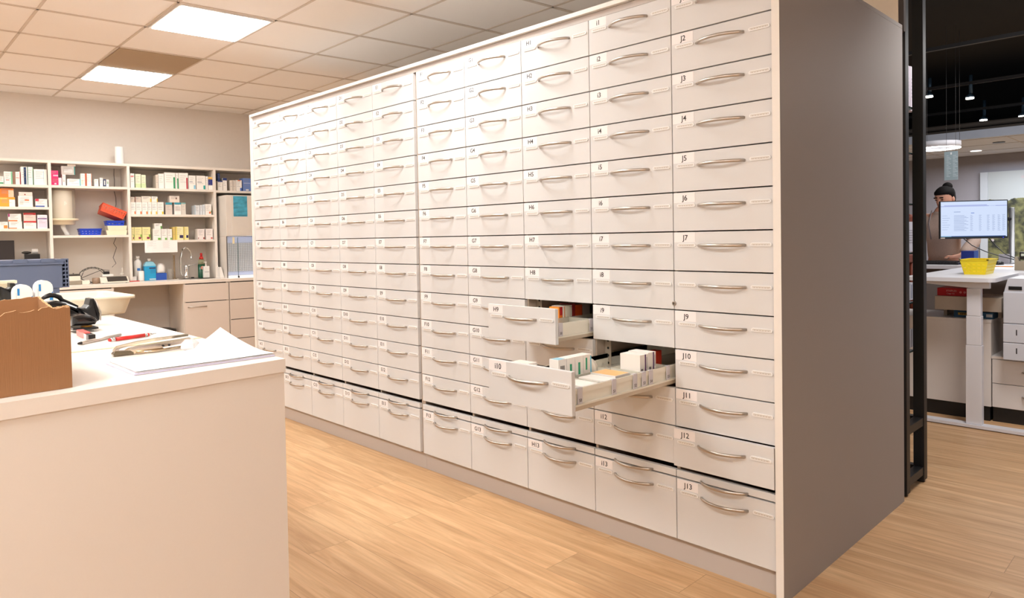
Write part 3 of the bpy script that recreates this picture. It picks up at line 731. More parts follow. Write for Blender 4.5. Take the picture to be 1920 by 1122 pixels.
b = MB(); b.box(sa+(sb-sa)*.42, sb-.004, -.3062, -.3052, za-.026, za-.014, cm((30, 44, 90))); b.build('printed_label', t); b = MB(); b.box(sa+(sb-sa)*.42, sb-.003, -.3062, -.3052, WT+.006, WT+.020, cm((180, 214, 226)));
for q in range(5): b.box(sa+(sb-sa)*.5, sb-.01, -.3062, -.3052, za-.036-.008*q, za-.034-.008*q, cm((26, 110, 160)))
b.build('printed_label', t)
sa, za = cp(387, 443, .30); sb, _ = cp(494, 443, .30); zt = cp(450, 346, .3)[1]
b = MB(); b.box(sa, sb, -.30, -.22, WT+.0006, za, cm((40, 84, 176))); tag(b.build('tissue_box'), 'blue box holding a white bag beside the blue bottle', 'box')
b = MB(); m_ = (sa+sb)/2+.002; hw = (sb-sa)/2-.004
rings = []
for f, z, o_ in ((1, za+.001, 0), (1.0, za+.025, .0), (.95, za+(zt-za)*.6, .002), (.75, za+(zt-za)*.85, .004), (.35, zt, .002)):
    rings.append([(m_+o_+hw*f*math.cos(a)*(1+.06*math.sin(5*a)), -.26+.036*f*math.sin(a), z+.004*math.sin(3*a)) for a in [2*math.pi*i/20 for i in range(20)]])
b.loft(rings, mat('white_plastic_bag', (240, 232, 226), .4, bump=.5, nscale=30)); tag(b.build('plastic_bag'), 'white crumpled plastic bag sticking out of the blue box', 'bag')
# clear glass and brown measuring cylinder
GL = mat('glassware', (214, 206, 196), .1, alpha=.3)
s, z1 = cp(525, 400, .25); b = MB(); b.lathe([(.022, 0), (.022, z1-WT), (.0205, z1-WT), (.0205, .003)], (s, -.25, WT+.0006), GL, 20); tag(b.build('glass_beaker'), 'clear glass beaker on the worktop between bag and tap', 'beaker')
s, z1 = cp(567, 262, .2); h = z1-WT; b = MB(); b.lathe([(.022, 0), (.022, .004), (.009, .006), (.009, h-.006), (.012, h), (.0105, h), (.0078, h-.008), (.0078, .008)], (s, -.2, WT+.0006), mat('amber_glass', (206, 176, 140), .12, alpha=.5), 20)
for q in range(12): b.lathe([(.0094, .02+q*(h-.03)/12), (.0094, .0215+q*(h-.03)/12)], (s, -.2, WT), cm((170, 130, 90)), 16, cap=False)
tag(b.build('measuring_cylinder'), 'tall thin amber measuring cylinder left of the kitchen tap', 'cylinder')
# sink and tap
ss, _ = cp(800, 497, .33)
t = empty('sink', (ss, -.30, WT)); tag(t, 'round-rimmed steel sink let into the worktop under the tap', 'sink')
b = MB(); b.lathe([(.17, .0006), (.168, .004), (.15, .004), (.145, .001), (.12, .0009), (.02, .0008)], (ss, -.33, WT), mat('sink_steel', (150, 145, 140), .3, .9), 36, sy=.8); b.build('basin_rim', t)
sf, _ = cp(695, 490, .27)
t = empty('kitchen_tap', (sf, -.27, WT)); tag(t, 'chrome swan-neck mixer tap with a lever at the sink', 'tap')
CHR = mat('chrome', (220, 222, 224), .08, 1, noise=.02)
zl_ = cp(695, 370, .27)[1]
b = MB(); b.lathe([(.026, .005), (.026, .01), (.021, .014), (.021, zl_-WT-.012), (.023, zl_-WT-.008), (.022, zl_-WT+.004), (.01, zl_-WT+.010)], (sf, -.27, WT), CHR, 24); b.build('body', t)
pts = []
for (x, y) in ((690, 470), (655, 468), (638, 440), (636, 380), (634, 300), (640, 240), (655, 200), (680, 180), (705, 190), (728, 220), (740, 255), (742, 290)):
    s, z = cp(x, y, .27); pts.append((s, -.27, z))
b = MB(); b.tube(pts, .0085, CHR, 12); b.build('spout', t)
b = MB(); p = pts[-1]; b.lathe([(.0115, -.012), (.0115, .016)], p, CHR, 14); b.build('aerator', t)
q0, q1 = cp(712, 368, .27), cp(788, 348, .27)
b = MB(); b.tube([(q0[0], -.27, q0[1]), (q0[0]+.01, -.272, q0[1]+.006), (q1[0], -.28, q1[1])], [.009, .006, .0045], CHR, 10); b.build('lever', t)
s, _ = cp(752, 480, .33); b = MB(); b.loft([[(s+u*.014*f, -.335+w*.012*f, WT+.0055+z) for u, w in ((-1, -1), (1, -1), (1, 1), (-1, 1))] for f, z in ((1, 0), (1, .006), (.7, .012))], BLACKP); tag(b.build('sink_plug'), 'small black plug lying beside the base of the tap', 'plug')
# washing-up liquid
sa, _ = cp(808, 400, .24); sb, _ = cp(880, 400, .24); s = (sa+sb)/2; w = (sb-sa)/2; zt = cp(850, 238, .24)[1]; z3 = cp(850, 275, .24)[1]; z2 = cp(850, 300, .24)[1]; y_ = -.24
zt -= 0
t = empty('dish_soap_bottle', (s, y_, WT)); tag(t, 'dark green washing-up liquid bottle with red cap behind the white pump bottle', 'bottle')
b = MB(); b.lathe([(w*.9, .0006), (w, .01), (w, (z2-WT)*.72)], (s, y_, WT), mat('green_soap', (24, 84, 60), .25), 24, sy=.6); b.build('body', t)
b = MB(); b.lathe([(w, (z2-WT)*.7205), (w*.9, (z2-WT)*.88), (w*.62, z2-WT)], (s, y_, WT), mat('green_glass', (150, 150, 120), .2), 24, sy=.6); b.build('shoulder', t)
b = MB(); b.lathe([(w*.63, z2-WT+.0003), (w*.5, z3-WT)], (s, y_, WT), cm((206, 50, 40)), 20, sy=.8); b.build('collar', t)
b = MB(); b.lathe([(w*.32, z3-WT+.0003), (w*.34, zt-WT-.006), (w*.2, zt-WT)], (s, y_, WT), cm((196, 30, 34)), 20); b.build('cap', t)
b = MB(); b.lathe([(w*.5, -.0003), (w*.5, .0006)], (s+.004, y_-w*.6-.0015, WT+(z2-WT)*.55), cm((226, 150, 130)), 18, M=Matrix.Rotation(math.pi/2, 4, 'X')); b.build('label_spot', t)
sa, zz = cp(858, 372, .30); sb, _ = cp(917, 372, .30); s = (sa+sb)/2; w = (sb-sa)/2; zt = cp(880, 330, .30)[1]
t = empty('pump_bottle', (s, -.30, WT)); tag(t, 'small white pump soap bottle by the right end of the sink', 'bottle')
b = MB(); b.box(sa, sb, -.325, -.28, WT+.0045, zz, BOTW, bev=.005); b.build('body', t)
b = MB(); b.lathe([(.008, zz), (.008, zz+.012), (.003, zz+.013), (.003, zt)], (s, -.30, 0), BOTW, 14); b.box(s-.020, s+.008, -.306, -.294, zt-.004, zt+.004, BOTW); b.build('pump', t)
b = MB(); b.box(sa+.008, sb-.006, -.3262, -.3252, zz-.055, zz-.053, GREY); b.box(sa+.012, sb-.004, -.3262, -.3252, zz-.061, zz-.059, GREY); b.build('print', t)
# red tools lying
s, _ = cp(210, 525, .52); b = MB(); b.box(s-.045, s+.04, -.36, -.345, WT+.0006, WT+.008, mat('red_plastic', (214, 60, 52), .4)); tag(b.build('red_ruler'), 'short red plastic strip lying at the worktop edge below the white bottles', 'strip')
s, z_ = cp(178, 490, .3); b = MB(); b.box(s-.03, s+.016, -.29, -.22, WT+.03-.03+.0006, WT+.045, BOTW, bev=.004); tag(b.build('plastic_lid_box'), 'small white plastic box left of the tall white bottle', 'box')

# ---- laminar cabinet at the right end
sa, zt = cp(1100, -430*0+0, .60); 
sL, zT = lpos(220+1015/5.344, 260+560/5.344, .45); sL = 1.727; sR = 2.34
zT = lpos(432, 366, .6)[1]; zT = min(zT, SHELF[(3, 0)]-.024); zM = lpos(440, 443, .6)[1]; 
HW = mat('grey_white_enamel', (222, 214, 206), .4)
sF = lpos(426, 480, .56)[0]
t = empty('fume_cabinet', ((sF+sR)/2, -.3, WT)); tag(t, 'white bench fume cabinet with glass sash standing on the worktop, blue poster on its hood', 'cabinet')
zM = lpos(435, 443, .56)[1]; zB = WT+.0006
b = MB(); b.box(sF, sR, -.56, -.014, zM, SHELF[(3, 0)]-.03 if False else 1.745, HW, bev=.004); b.build('hood', t)
b = MB(); b.box(sF+.05, sR-.004, -.567, -.561, zM+.004, 1.738, HW, bev=.001); b.build('hood_panel', t)
LIL = mat('lilac_grey_wall', (186, 190, 214), .5); 
b = MB(); b.box(sF, sR, -.05, -.014, zB, zM-.0005, LIL); b.box(sR-.02, sR, -.5, -.05, zB, zM-.0005, LIL); b.build('rear_wall', t)
b = MB(); b.box(sF, sF+.010, -.5445, -.0505, zB, zM-.0005, HW); b.build('side_panel', t)
b = MB(); b.box(sF+.011, sR-.021, -.54, -.0505, zB, zB+.004, mat('cabinet_base_cream', (226, 214, 196), .4)); b.build('base_plate', t)
lm_ = bpy.data.lights.new('cabinet_tube', 'AREA'); lm_.shape = 'RECTANGLE'; lm_.size = .45; lm_.size_y = .05; lm_.energy = 5.5; lm_.color = (.80, .86, 1)
lo2 = bpy.data.objects.new('cabinet_tube', lm_); COL.objects.link(lo2); lo2.matrix_basis = LEFT @ Matrix.Translation(((sF+sR)/2, -.40, zM-.012)) @ Matrix.Rotation(math.radians(-30), 4, 'X')
b = MB(); g0, g1, h0, h1 = sF+.06, sR-.04, zB+.045, zM-.07
b.box(g0, g1, -.056, -.0505, h0, h1, mat('cream_filter', (206, 196, 184), .7))
n = 26
for i in range(n+1): x = g0+(g1-g0)*i/n; b.box(x-.0012, x+.0012, -.062, -.0562, h0, h1, cm((128, 122, 122)))
m_ = int(n*(h1-h0)/(g1-g0))
for i in range(m_+1): z = h0+(h1-h0)*i/m_; b.box(g0, g1, -.0645, -.0622, z-.0012, z+.0012, cm((128, 122, 122)))
b.build('filter_grid', t)
GLS = mat('cabinet_glass', (200, 212, 214), .03, alpha=.14)
sg = lpos(447, 480, .56)[0]
b = MB(); b.box(sF+.003, sg, -.556, -.552, zB+.01, zM-.001, GLS); b.box(sg-.004, sg, -.557, -.551, zB+.01, zM-.001, mat('green_glass_edge', (50, 84, 80), .2)); b.build('left_sash', t)
b = MB(); b.box(sg+.001, sR-.004, -.550, -.546, zB+.01, zM-.001, GLS); b.build('right_sash', t)
b = MB(); b.box(sF, sR, -.56, -.545, zM-.006, zM-.0006, DARKGAP); b.box(sF, sF+.004, -.558, -.545, zB, zM-.006, DARKGAP); b.build('sash_frame', t)
b = MB(); b.box(sg-.010, sg+.006, -.566, -.5575, zB, zB+.018, BLACKP, bev=.002); b.build('sash_knob', t)
b = MB(); b.box(sF+.055, sF+.075, -.5585, -.5572, zM-.075, zM-.01, cm((236, 220, 180))); b.build('paper_tape', t)
u0, v1 = lpos(220+1160/5.344, 260+576/5.344, .568); u1, v0 = lpos(220+1304/5.344, 260+782/5.344, .568)
pos_ = MB(); pos_.box(u0, u1, -.5685, -.5675, v0, v1, mat('teal_wave_poster', (70, 160, 190), .5, noise=.95, nscale=12, stretch=(1, 1, 2.6)))
pos_.box(u0+.045, u1-.008, -.5692, -.5686, v0+.010, v0+.016, cm((40, 110, 140)))
tag(pos_.build('poster'), 'small teal blue poster with wavy lines on the white hood', 'poster')
# white sloping block left of it
b = MB(); a0, c0 = cp(1028, 380, .45), cp(1105, 475, .45); c0 = (min(c0[0], sF-.004), c0[1])
b.prism([(a0[0], WT+.0006), (c0[0], WT+.0006), (c0[0]+.002, WT+.01), (a0[0]+.012, a0[1]), (a0[0], a0[1])], 'y', -.45, -.30, BOTW); tag(b.build('white_wedge'), 'white sloping plastic block between shelving and fume cabinet', 'block')

# ---- counter items, middle bay (crop origin 0,430 scale 5.611)
def cq(x, y, d): return lpos(x/5.611, 430+y/5.611, d)
GRB = mat('beige_grey_device', (150, 138, 120), .5); DKB = mat('dark_brown_device', (62, 54, 48), .5); OFFW = mat('off_white_device', (232, 222, 206), .45)
sa, _ = cq(650, 580, .46); sb, zt = cq(862, 545, .46)
t = empty('label_printer', ((sa+sb)/2, -.38, WT)); tag(t, 'grey-beige desktop device with dark lid partly behind the blue-grey crate', 'device')
b = MB(); b.box(sa, sb, -.46, -.30, WT+.0006, zt, GRB, bev=.004); b.build('base', t)
b = MB(); b.box(sa, sb-.008, -.45, -.30, zt+.0003, zt+.045, OFFW, bev=.004); b.build('body', t)
b = MB(); b.box(sa, sb-.012, -.43, -.31, zt+.0455, zt+.06, DKB, bev=.003); b.build('lid', t)
b = MB(); b.box(sa+.10, sb-.05, -.36, -.32, zt+.0605, zt+.07, BLACKP); b.build('latch', t)
sa, zt = cq(864, 546, .47); sb, _ = cq(946, 546, .47)
b = MB(); b.box(sa, sb, -.47, -.41, WT+.0006, zt+.004, OFFW, bev=.003); tag(b.build('small_white_box'), 'small flat off-white box right of the beige device', 'box')
sa, zt = cq(972, 515, .42); sb, _ = cq(1052, 490, .42)
b = MB(); r = (sb-sa)/2; b.lathe([(r*.9, .0006), (r, .01), (r, zt-WT), (r*.88, zt-WT), (r*.85, .004)], ((sa+sb)/2, -.40, WT), mat('brown_tub', (150, 122, 100), .5), 24); tag(b.build('brown_cup'), 'short brown cup standing left of the letter scale', 'cup')
# scale
sa, zb = cq(1060, 560, .46); sb, zt = cq(1356, 500, .46)
t = empty('weighing_scale', ((sa+sb)/2, -.38, WT)); tag(t, 'cream weighing scale with a dark sloping front panel on the worktop', 'scale')
hh = .055
b = MB(); b.prism([(-.47, WT+.004), (-.29, WT+.004), (-.29, WT+hh), (-.40, WT+hh), (-.468, WT+.016)], 'x', sa, sb, OFFW); b.build('body', t)
b = MB(); b.prism([(-.4685, WT+.0165), (-.4005, WT+hh+.0008), (-.403, WT+hh+.0016), (-.4705, WT+.0185)], 'x', sa+.055, sb-.012, DKB); b.build('front_panel', t)
b = MB(); b.box(sa+.02, sb-.02, -.395, -.30, WT+hh+.002, WT+hh+.007, STEEL, bev=.002); b.build('weighing_plate', t)
b = MB(); 
for x in (sa+.02, sb-.02):
    for y in (-.455, -.31): b.lathe([(.008, .0006), (.008, .004)], (x, y, WT), BLACKP, 12)
b.build('feet', t)
zp = WT+hh+.0075
b = MB(); b.box(sa+.005+.02, sa+.115, -.385, -.33, zp, zp+.018, BOTW, bev=.003); tag(b.build('power_strip'), 'white power adapter lying on the weighing scale', 'adapter')
b = MB(); b.box(sa+.035, sa+.085, -.38, -.335, zp+.0186, zp+.045, BLACKP, bev=.004); tag(b.build('power_adapter'), 'black plug adapter on top of the white adapter', 'adapter')
b = MB(); b.lathe([(.016, 0), (.018, .02), (.006, .028), (.0045, .075)], (sb-.035, -.35, zp), mat('clear_lamp_glass', (226, 216, 204), .15, alpha=.5), 18); tag(b.build('glass_funnel'), 'small clear glass stopper with stem on the right end of the scale', 'glass')
b = MB(); pts = []
for k in range(60):
    a = k/60*2*math.pi*2.6; rr = .095+.012*math.sin(k*.7)
    pts.append((sa-.04+rr*math.cos(a)*1.0, -.28+.012*math.sin(k*.35), max(WT+.004, WT+.075+.068*math.sin(a)+.008*math.sin(k*.9))))
b.tube(pts, .003, mat('grey_cable', (84, 78, 70), .5), 6)
pts2 = [(pts[-1][0], -.28, pts[-1][2]), (sa+.03, -.30, WT+.12), (sa+.09, -.34, WT+.115)]
b.tube(pts2, .003, MATS['grey_cable'], 6)
tag(b.build('coiled_cable'), 'loosely coiled grey cable behind the scale and brown cup', 'cable')

# ---- left bay: black monitor and scanner cradle
sa, zt = cq(148, 118, .25); 
t = empty('monitor', (sa-.2, -.22, WT)); tag(t, 'dark monitor seen from its edge on the worktop at the left border', 'monitor')
b = MB(); b.box(sa-.48, sa, -.26, -.235, WT+.10, zt, mat('dark_monitor', (40, 34, 34), .35), bev=.003); b.build('screen', t)
b = MB(); b.box(sa-.27, sa-.21, -.234, -.20, WT+.01, WT+.3, BLACKP); b.build('stand', t)
b = MB(); b.box(sa-.35, sa-.13, -.30, -.12, WT+.0006, WT+.012, BLACKP, bev=.003); b.build('foot', t)
sa, zt = cq(262, 262, .25); sb, z2 = cq(422, 262, .25); zt2 = cq(300, 222, .25)[1]
t = empty('receipt_printer', ((sa+sb)/2, -.2, WT)); tag(t, 'black receipt printer on the worktop behind the blue-grey crate', 'printer')
b = MB(); b.box(sa, sb, -.25, -.11, WT+.0006, zt, BLACKP, bev=.006); b.build('body', t)
b = MB(); b.loft([[(sa-.02+ (sb-sa)*.62*u, -.2+.03*math.sin(a)*f, zt+.012+.012*math.cos(a)*f) for a in [2*math.pi*i/12 for i in range(12)]] for u, f in ((0, .4), (.25, 1), (.6, 1.05), (1, .5))], mat('dark_green_grip', (50, 46, 42), .5)); b.build('cover', t)
b = MB(); b.lathe([(.02, 0), (.02, .045)], (sa+.055, -.19, zt+.024), PAPER, 16, M=Matrix.Rotation(math.pi/2, 4, 'Y')); b.build('paper_roll_end', t)
FRAME.pop()

# ================================================================== PACKING DESK (foreground left)
DZ = 1.0
DESKM = mat('desk_warm_white', (238, 228, 220), .38, noise=.01, nscale=200)
DESKS = mat('desk_side_white', (232, 222, 214), .5, noise=.012, nscale=300)
A_ = Vector((3.577, -1.562, 0)); B_ = Vector((3.667, -2.75, 0)); C_ = Vector((.75, -1.514, 0)); D_ = Vector((.85, -2.75, 0))
t = empty('packing_desk', (2.2, -2.15, 0)); tag(t, 'large cream-white packing desk in the left foreground with its end panel towards the camera', 'desk')
b = MB(); b.prism([(p.x, p.y) for p in (A_, B_, D_, C_)], 'z', DZ-.03, DZ, DESKM); b.build('desktop', t)
def inset(p, q, a): return p+(q-p).normalized()*a
b = MB(); d_ = (B_-A_).normalized(); n_ = Vector((d_.y, -d_.x, 0)); n_ = n_ if n_.x < 0 else -n_
p0 = A_+n_*.004+d_*.002; p1 = B_+n_*.004-d_*.002
b.prism([(p.x, p.y) for p in (p0, p1, p1+n_*.022, p0+n_*.022)], 'z', 0, DZ-.0305, DESKS); b.build('end_panel', t)
b = MB(); b.box(.9, 3.5, -2.72, -2.70, .02, DZ-.0305, DESKS); b.build('rear_panel', t)
b = MB(); b.box(.86, .88, -2.70, -1.56, 0, DZ-.0305, DESKS); b.build('far_panel', t)
def dz(x, y, z=DZ): return at_z(x, y, z)
# cardboard box
CB = mat('corrugated_cardboard', (158, 112, 74), .85, noise=.10, nscale=14, stretch=(1, 60, 1), bump=.25)
CBI = mat('cardboard_inside', (172, 126, 86), .85, noise=.06, nscale=10)
CBE = mat('cardboard_torn_edge', (206, 164, 118), .9, noise=.25, nscale=120)
t = empty('cardboard_box', (3.43, -2.14, DZ)); tag(t, 'open brown cardboard box with torn flaps on the near edge of the desk', 'box')
R0 = Vector((3.563, -1.987, DZ+.0006)); R1 = Vector((3.290, -1.985, DZ+.0006)); L0 = Vector((3.588, -2.33, DZ+.0006)); L1 = Vector((3.315, -2.33, DZ+.0006))
def torn_wall(p, q, hs, name, inner, jag=.0025, flute=True):
    b = MB(); d = (q-p); L_ = d.length; u = d.normalized(); n = Vector((u.y, -u.x, 0)); n = n if (inner-p).dot(n) > 0 else -n
    N = 60; rows_ = []
    for i in range(N+1):
        f = i/N; x = f*(len(hs)-1); k = min(int(x), len(hs)-2); h = hs[k]*(1-(x-k))+hs[k+1]*(x-k)+random.uniform(-jag, jag)
        o = p+d*f; rows_.append((o, h))
    T = .0045
    A = [[b.bm.verts.new(o+n*w+Vector((0, 0, z))) for (o, h) in rows_ for z in (0, h)] for w in (0, T)]
    for i in range(N):
        b.face([A[0][2*i], A[0][2*i+2], A[0][2*i+3], A[0][2*i+1]], CB); b.face([A[1][2*i], A[1][2*i+1], A[1][2*i+3], A[1][2*i+2]], CBI)
        b.face([A[0][2*i+1], A[0][2*i+3], A[1][2*i+3], A[1][2*i+1]], CBE); b.face([A[0][2*i], A[1][2*i], A[1][2*i+2], A[0][2*i+2]], CB)
    for i in (0, N): b.face([A[0][2*i], A[0][2*i+1], A[1][2*i+1], A[1][2*i]], CBE)
    return b.build(name, t)
cen = (R0+L1)/2
hR = at_x(137, 574, 3.563).z-DZ; hM = at_x(90, 586, 3.57).z-DZ; hL = at_x(0, 595, 3.58).z-DZ
torn_wall(R0, L0, [hR, hR-.002, hM+.004, hM-.002, hL+.006, hL, hL-.004, hL, hL], 'front_panel', cen, .0035)
torn_wall(R1+Vector((.005, 0, 0)), R0-Vector((.005, 0, 0)), [.160, .150, .143, .150, hR], 'side_panel', cen, .0015)
torn_wall(R1, L1, [.161, .157, .152, .15, .15], 'back_panel', cen, .001)
torn_wall(L1+Vector((.005, 0, 0)), L0-Vector((.005, 0, 0)), [.15, .15, .15], 'side_panel', cen, .0015)
b = MB(); b.box(R1.x+.006, R0.x-.006, L1.y+.006, R0.y-.006, DZ+.0006, DZ+.004, CBI); b.build('bottom', t)
# paper stack
A0 = dz(252, 705); B0 = dz(515.5, 668.5); e_ = (B0-A0).normalized(); q_ = Vector((-e_.y, e_.x, 0)); q_ = q_ if q_.x < 0 else -q_
W2 = .205; L2 = (B0-A0).length
LILP = mat('lilac_edged_paper', (222, 216, 240), .6, noise=.01); PAP = mat('white_paper', (250, 246, 244), .6, noise=.01)
b = MB(); b.prism([((A0+v).x, (A0+v).y) for v in (Vector(), e_*L2, e_*L2+q_*W2, q_*W2)], 'z', DZ+.0006, DZ+.0032, LILP)
tag(b.build('paper_stack'), 'stack of lilac-edged papers at the bottom of the pile on the desk corner', 'paper')
b = MB(); o_ = A0+e_*.006+q_*.004; b.prism([((o_+v).x, (o_+v).y) for v in (Vector(), e_*(L2-.01), e_*(L2-.008)+q_*(W2-.012), q_*(W2-.02)-e_*.004)], 'z', DZ+.0036, DZ+.0056, PAP)
tag(b.build('paper_stack'), 'white papers lying in the middle of the pile on the desk corner', 'paper')
b = MB(); N = 16; G = []
pk = at_x(443, 628, (B0+q_*W2).x)
for i in range(N+1):
    rr = []
    for j in range(N+1):
        u, v = i/N, j/N; p = A0+e_*(.004+u*(L2-.004))+q_*(.002+v*W2*.98)
        dd = max(0, (u-.55)/.45)*max(0, (v-.25)/.75); h = .050*dd**1.3+.0008*math.sin(9*u+4*v)*u
        p = p-e_*(dd*.045); p.z = DZ+.0068+max(0, h); rr.append(p)
    G.append(rr)
for off in (0, .0008):
    V = [[b.bm.verts.new(p+Vector((0, 0, off))) for p in r] for r in G]
    for i in range(N):
        for j in range(N): b.face([V[i][j], V[i+1][j], V[i+1][j+1], V[i][j+1]], PAP, True)
PR = cm((206, 200, 198))
tag(b.build('paper_sheet'), 'loose white sheet with a corner curling up on top of the paper pile', 'paper')
b = MB()
for q in range(6):
    o2 = A0+e_*(.03+.0*q)+q_*(.04+.018*q); p2 = o2+e_*(.05+.01*(q % 3)); w = q_*.0015
    b.prism([(v.x, v.y) for v in (o2, p2, p2+w, o2+w)], 'z', DZ+.0082, DZ+.0086, PR)
b_ = b.build('receipt_print'); tag(b_, 'faint printed lines on the sheet at the near end of the paper pile', 'print')
# stapler
t0 = dz(212, 669); t1 = dz(356, 652); t0.z = t1.z = 0
ax = (t1-t0); Ls = ax.length; ang = math.atan2(ax.y, ax.x); MS = Matrix.Translation((t0.x, t0.y, DZ)) @ Matrix.Rotation(ang, 4, 'Z')
t = empty('stapling_plier', (t0.x, t0.y, DZ)); tag(t, 'shiny chrome stapling plier lying on the desk behind the papers', 'stapler')
CHS = mat('chrome_worn', (214, 200, 176), .12, 1, noise=.12, nscale=90)
def lp(b, poly, w0, w1, m=CHS): b.prism(poly, 'y', w0, w1, m, M=MS)
b = MB(); lp(b, [(.05*Ls, .002), (.62*Ls, .002), (.62*Ls, .010), (.9*Ls, .014), (.9*Ls, .004), (1.0*Ls, .004), (1.0*Ls, .026), (.62*Ls, .022), (.35*Ls, .020), (.2*Ls, .016)], -.009, .009); b.build('body', t)
b = MB(); lp(b, [(.0, .014), (.05*Ls, .024), (.30*Ls, .031), (.55*Ls, .034), (.97*Ls, .036), (.97*Ls, .031), (.6*Ls, .028), (.3*Ls, .025), (.08*Ls, .018), (.02*Ls, .008)], -.007, .007); b.build('upper_handle', t)
b = MB(); lp(b, [(-.01*Ls, .006), (.0, .0008), (.24*Ls, .0008), (.24*Ls, .006), (.20*Ls, .011), (.02*Ls, .013)], -.010, .010, mat('dark_chrome', (120, 110, 92), .2, 1)); b.build('jaw', t)
b = MB(); b.tube([MS @ Vector(p) for p in ((.28*Ls, -.014, .0045), (.55*Ls, -.016, .0045), (.85*Ls, -.014, .006))], .0035, CHS, 8); b.build('spring', t)
for q in (.62, .70, .93):
    b = MB(); b.lathe([(.0028, 0), (.0028, .002)], MS @ Vector((q*Ls, -.0092, .014)), BLACKP, 10, M=Matrix.Rotation(ang, 4, 'Z') @ Matrix.Rotation(math.pi/2, 4, 'X')); b.build('rivet', t)
# crumpled plastic
b = MB(); c = dz(362, 664); rings = []
for f, z in ((.6, .008), (1, .014), (.9, .026), (.5, .034)):
    rings.append([(c.x-.02+.022*f*math.cos(a)*(1+.2*math.sin(3*a+z*80)), c.y+.022*f*math.sin(a)*(1+.2*math.cos(5*a)), DZ+z) for a in [2*math.pi*i/12 for i in range(12)]])
b.loft(rings, mat('crumpled_film', (240, 238, 240), .2, alpha=.75), smooth=False); tag(b.build('crumpled_wrapper'), 'small crumpled clear wrapper lying on the papers by the stapling plier', 'wrapper')
# yellow strip of paper
b = MB(); a0, a1 = dz(120, 664), dz(378, 634.5); dn = Vector((-(a1-a0).normalized().y, (a1-a0).normalized().x, 0))*.020
b.prism([(v.x, v.y) for v in (a0, a1, a1+dn, a0+dn)], 'z', DZ+.0005, DZ+.0014, mat('pale_yellow_paper', (244, 226, 178), .7)); tag(b.build('yellow_strip'), 'long pale yellow paper strip lying across the desk behind the stapling plier', 'strip')
def pen(x0, y0, x1, y1, r, segs, label, name='pen'):
    a, c = dz(x0, y0), dz(x1, y1); a.z = c.z = DZ+r+.0006; L_ = (c-a).length
    t = empty(name, ((a+c)/2-Vector((0, 0, r)))); tag(t, label, 'pen')
    for nm, f0, f1, r0, r1, m in segs:
        b = MB(); b.tube([a.lerp(c, f0), a.lerp(c, f1)], [r0, r1], m, 14); b.build(nm, t)
REDM = mat('red_pen_barrel', (224, 50, 44), .35)
pen(204, 642.5, 293, 629.5, .0055, [('cap_end', 0, .035, .004, .005, REDM), ('clip_band', .036, .14, .005, .005, CHR), ('barrel', .141, .74, .0055, .0055, REDM), ('ring', .741, .76, .0056, .0056, CHR), ('ring', .77, .79, .0056, .0056, CHR), ('barrel_front', .791, .83, .0055, .0052, REDM), ('tip', .831, 1.0, .005, .0012, CHR)], 'red and chrome ballpoint pen on the desk behind the stapling plier')
pen(147, 648.5, 226, 631.5, .0048, [('grip', 0, .06, .003, .0046, BLACKP), ('barrel', .061, 1, .0048, .0046, mat('silver_pen', (206, 198, 190), .3, .7))], 'silver-grey pen with a dark tip lying left of the red pen')
# small red sharpener
a, c = dz(150, 629.5), dz(173, 639.5); t = empty('red_staple_remover', a); tag(t, 'small translucent red and black staple remover on the desk by the pens', 'tool')
mm = Matrix.Translation((a.x, a.y, DZ+.0006)) @ Matrix.Rotation(math.atan2(c.y-a.y, c.x-a.x), 4, 'Z'); ll = (c-a).length
b = MB(); b.box(0, ll*.6, -.009, .009, 0, .018, mat('translucent_red', (226, 96, 90), .3), mm, bev=.002); b.build('body', t)
b = MB(); b.box(ll*.61, ll*.82, -.009, .009, 0, .016, CHR, mm); b.build('jaw', t)
b = MB(); b.box(ll*.825, ll, -.009, .009, 0, .017, BLACKP, mm, bev=.002); b.build('tip', t)
# black scanner pieces: side outline measured on the plane x = const, real thickness in x
def sil(pts, X, th, k=6.6, ox=0, oy=470):
    out = []
    for (x, y) in pts: p = at_x(ox+x/k, oy+y/k, X); out.append((p.y, p.z))
    return out
def solid(name, pts, X, th, m, parent, bev=.004, zmin=DZ+.0006):
    b = MB(); poly = [(y, max(z, zmin)) for y, z in sil(pts, X, th)]
    b.prism(poly, 'x', X-th/2, X+th/2, m); bmesh.ops.recalc_face_normals(b.bm, faces=b.bm.faces)
    if bev:
        es = [e for e in b.bm.edges if len(e.link_faces) == 2 and (len(e.link_faces[0].verts) > 4) != (len(e.link_faces[1].verts) > 4)]
        bmesh.ops.bevel(b.bm, geom=es, offset=bev, segments=3, profile=.5, affect='EDGES')
    for f in b.bm.faces: f.smooth = False
    return b.build(name, parent)
c = dz(150, 606)
XS = 2.43
GLB = mat('glossy_black', (26, 25, 26), .14, noise=.05)
t = empty('barcode_scanner', (XS, -1.74, DZ)); tag(t, 'glossy black handheld barcode scanner lying in its stand behind the cardboard box', 'scanner')
solid('head', [(1085, 592), (1130, 588), (1165, 650), (1203, 770), (1200, 850), (1180, 868), (1120, 830), (1040, 770), (950, 705), (1030, 706), (1065, 670)], XS, .075, BLACKP, t, .008)
solid('body', [(560, 640), (680, 618), (800, 640), (930, 690), (1030, 772), (1040, 790), (900, 800), (560, 800)], XS, .07, GLB, t, .012)
pts = []
for (x, y) in ((520, 600), (560, 575), (620, 553), (680, 556), (735, 578), (765, 615), (840, 645), (960, 700)):
    p = at_x(x/6.6, 470+y/6.6, XS); pts.append((XS, p.y, p.z))
b = MB(); b.tube(pts, [.005, .007, .008, .008, .008, .007, .006, .005], BLACKP, 10, 1.0); b.build('handle', t)
p = at_x(1186/6.6, 470+700/6.6, XS)
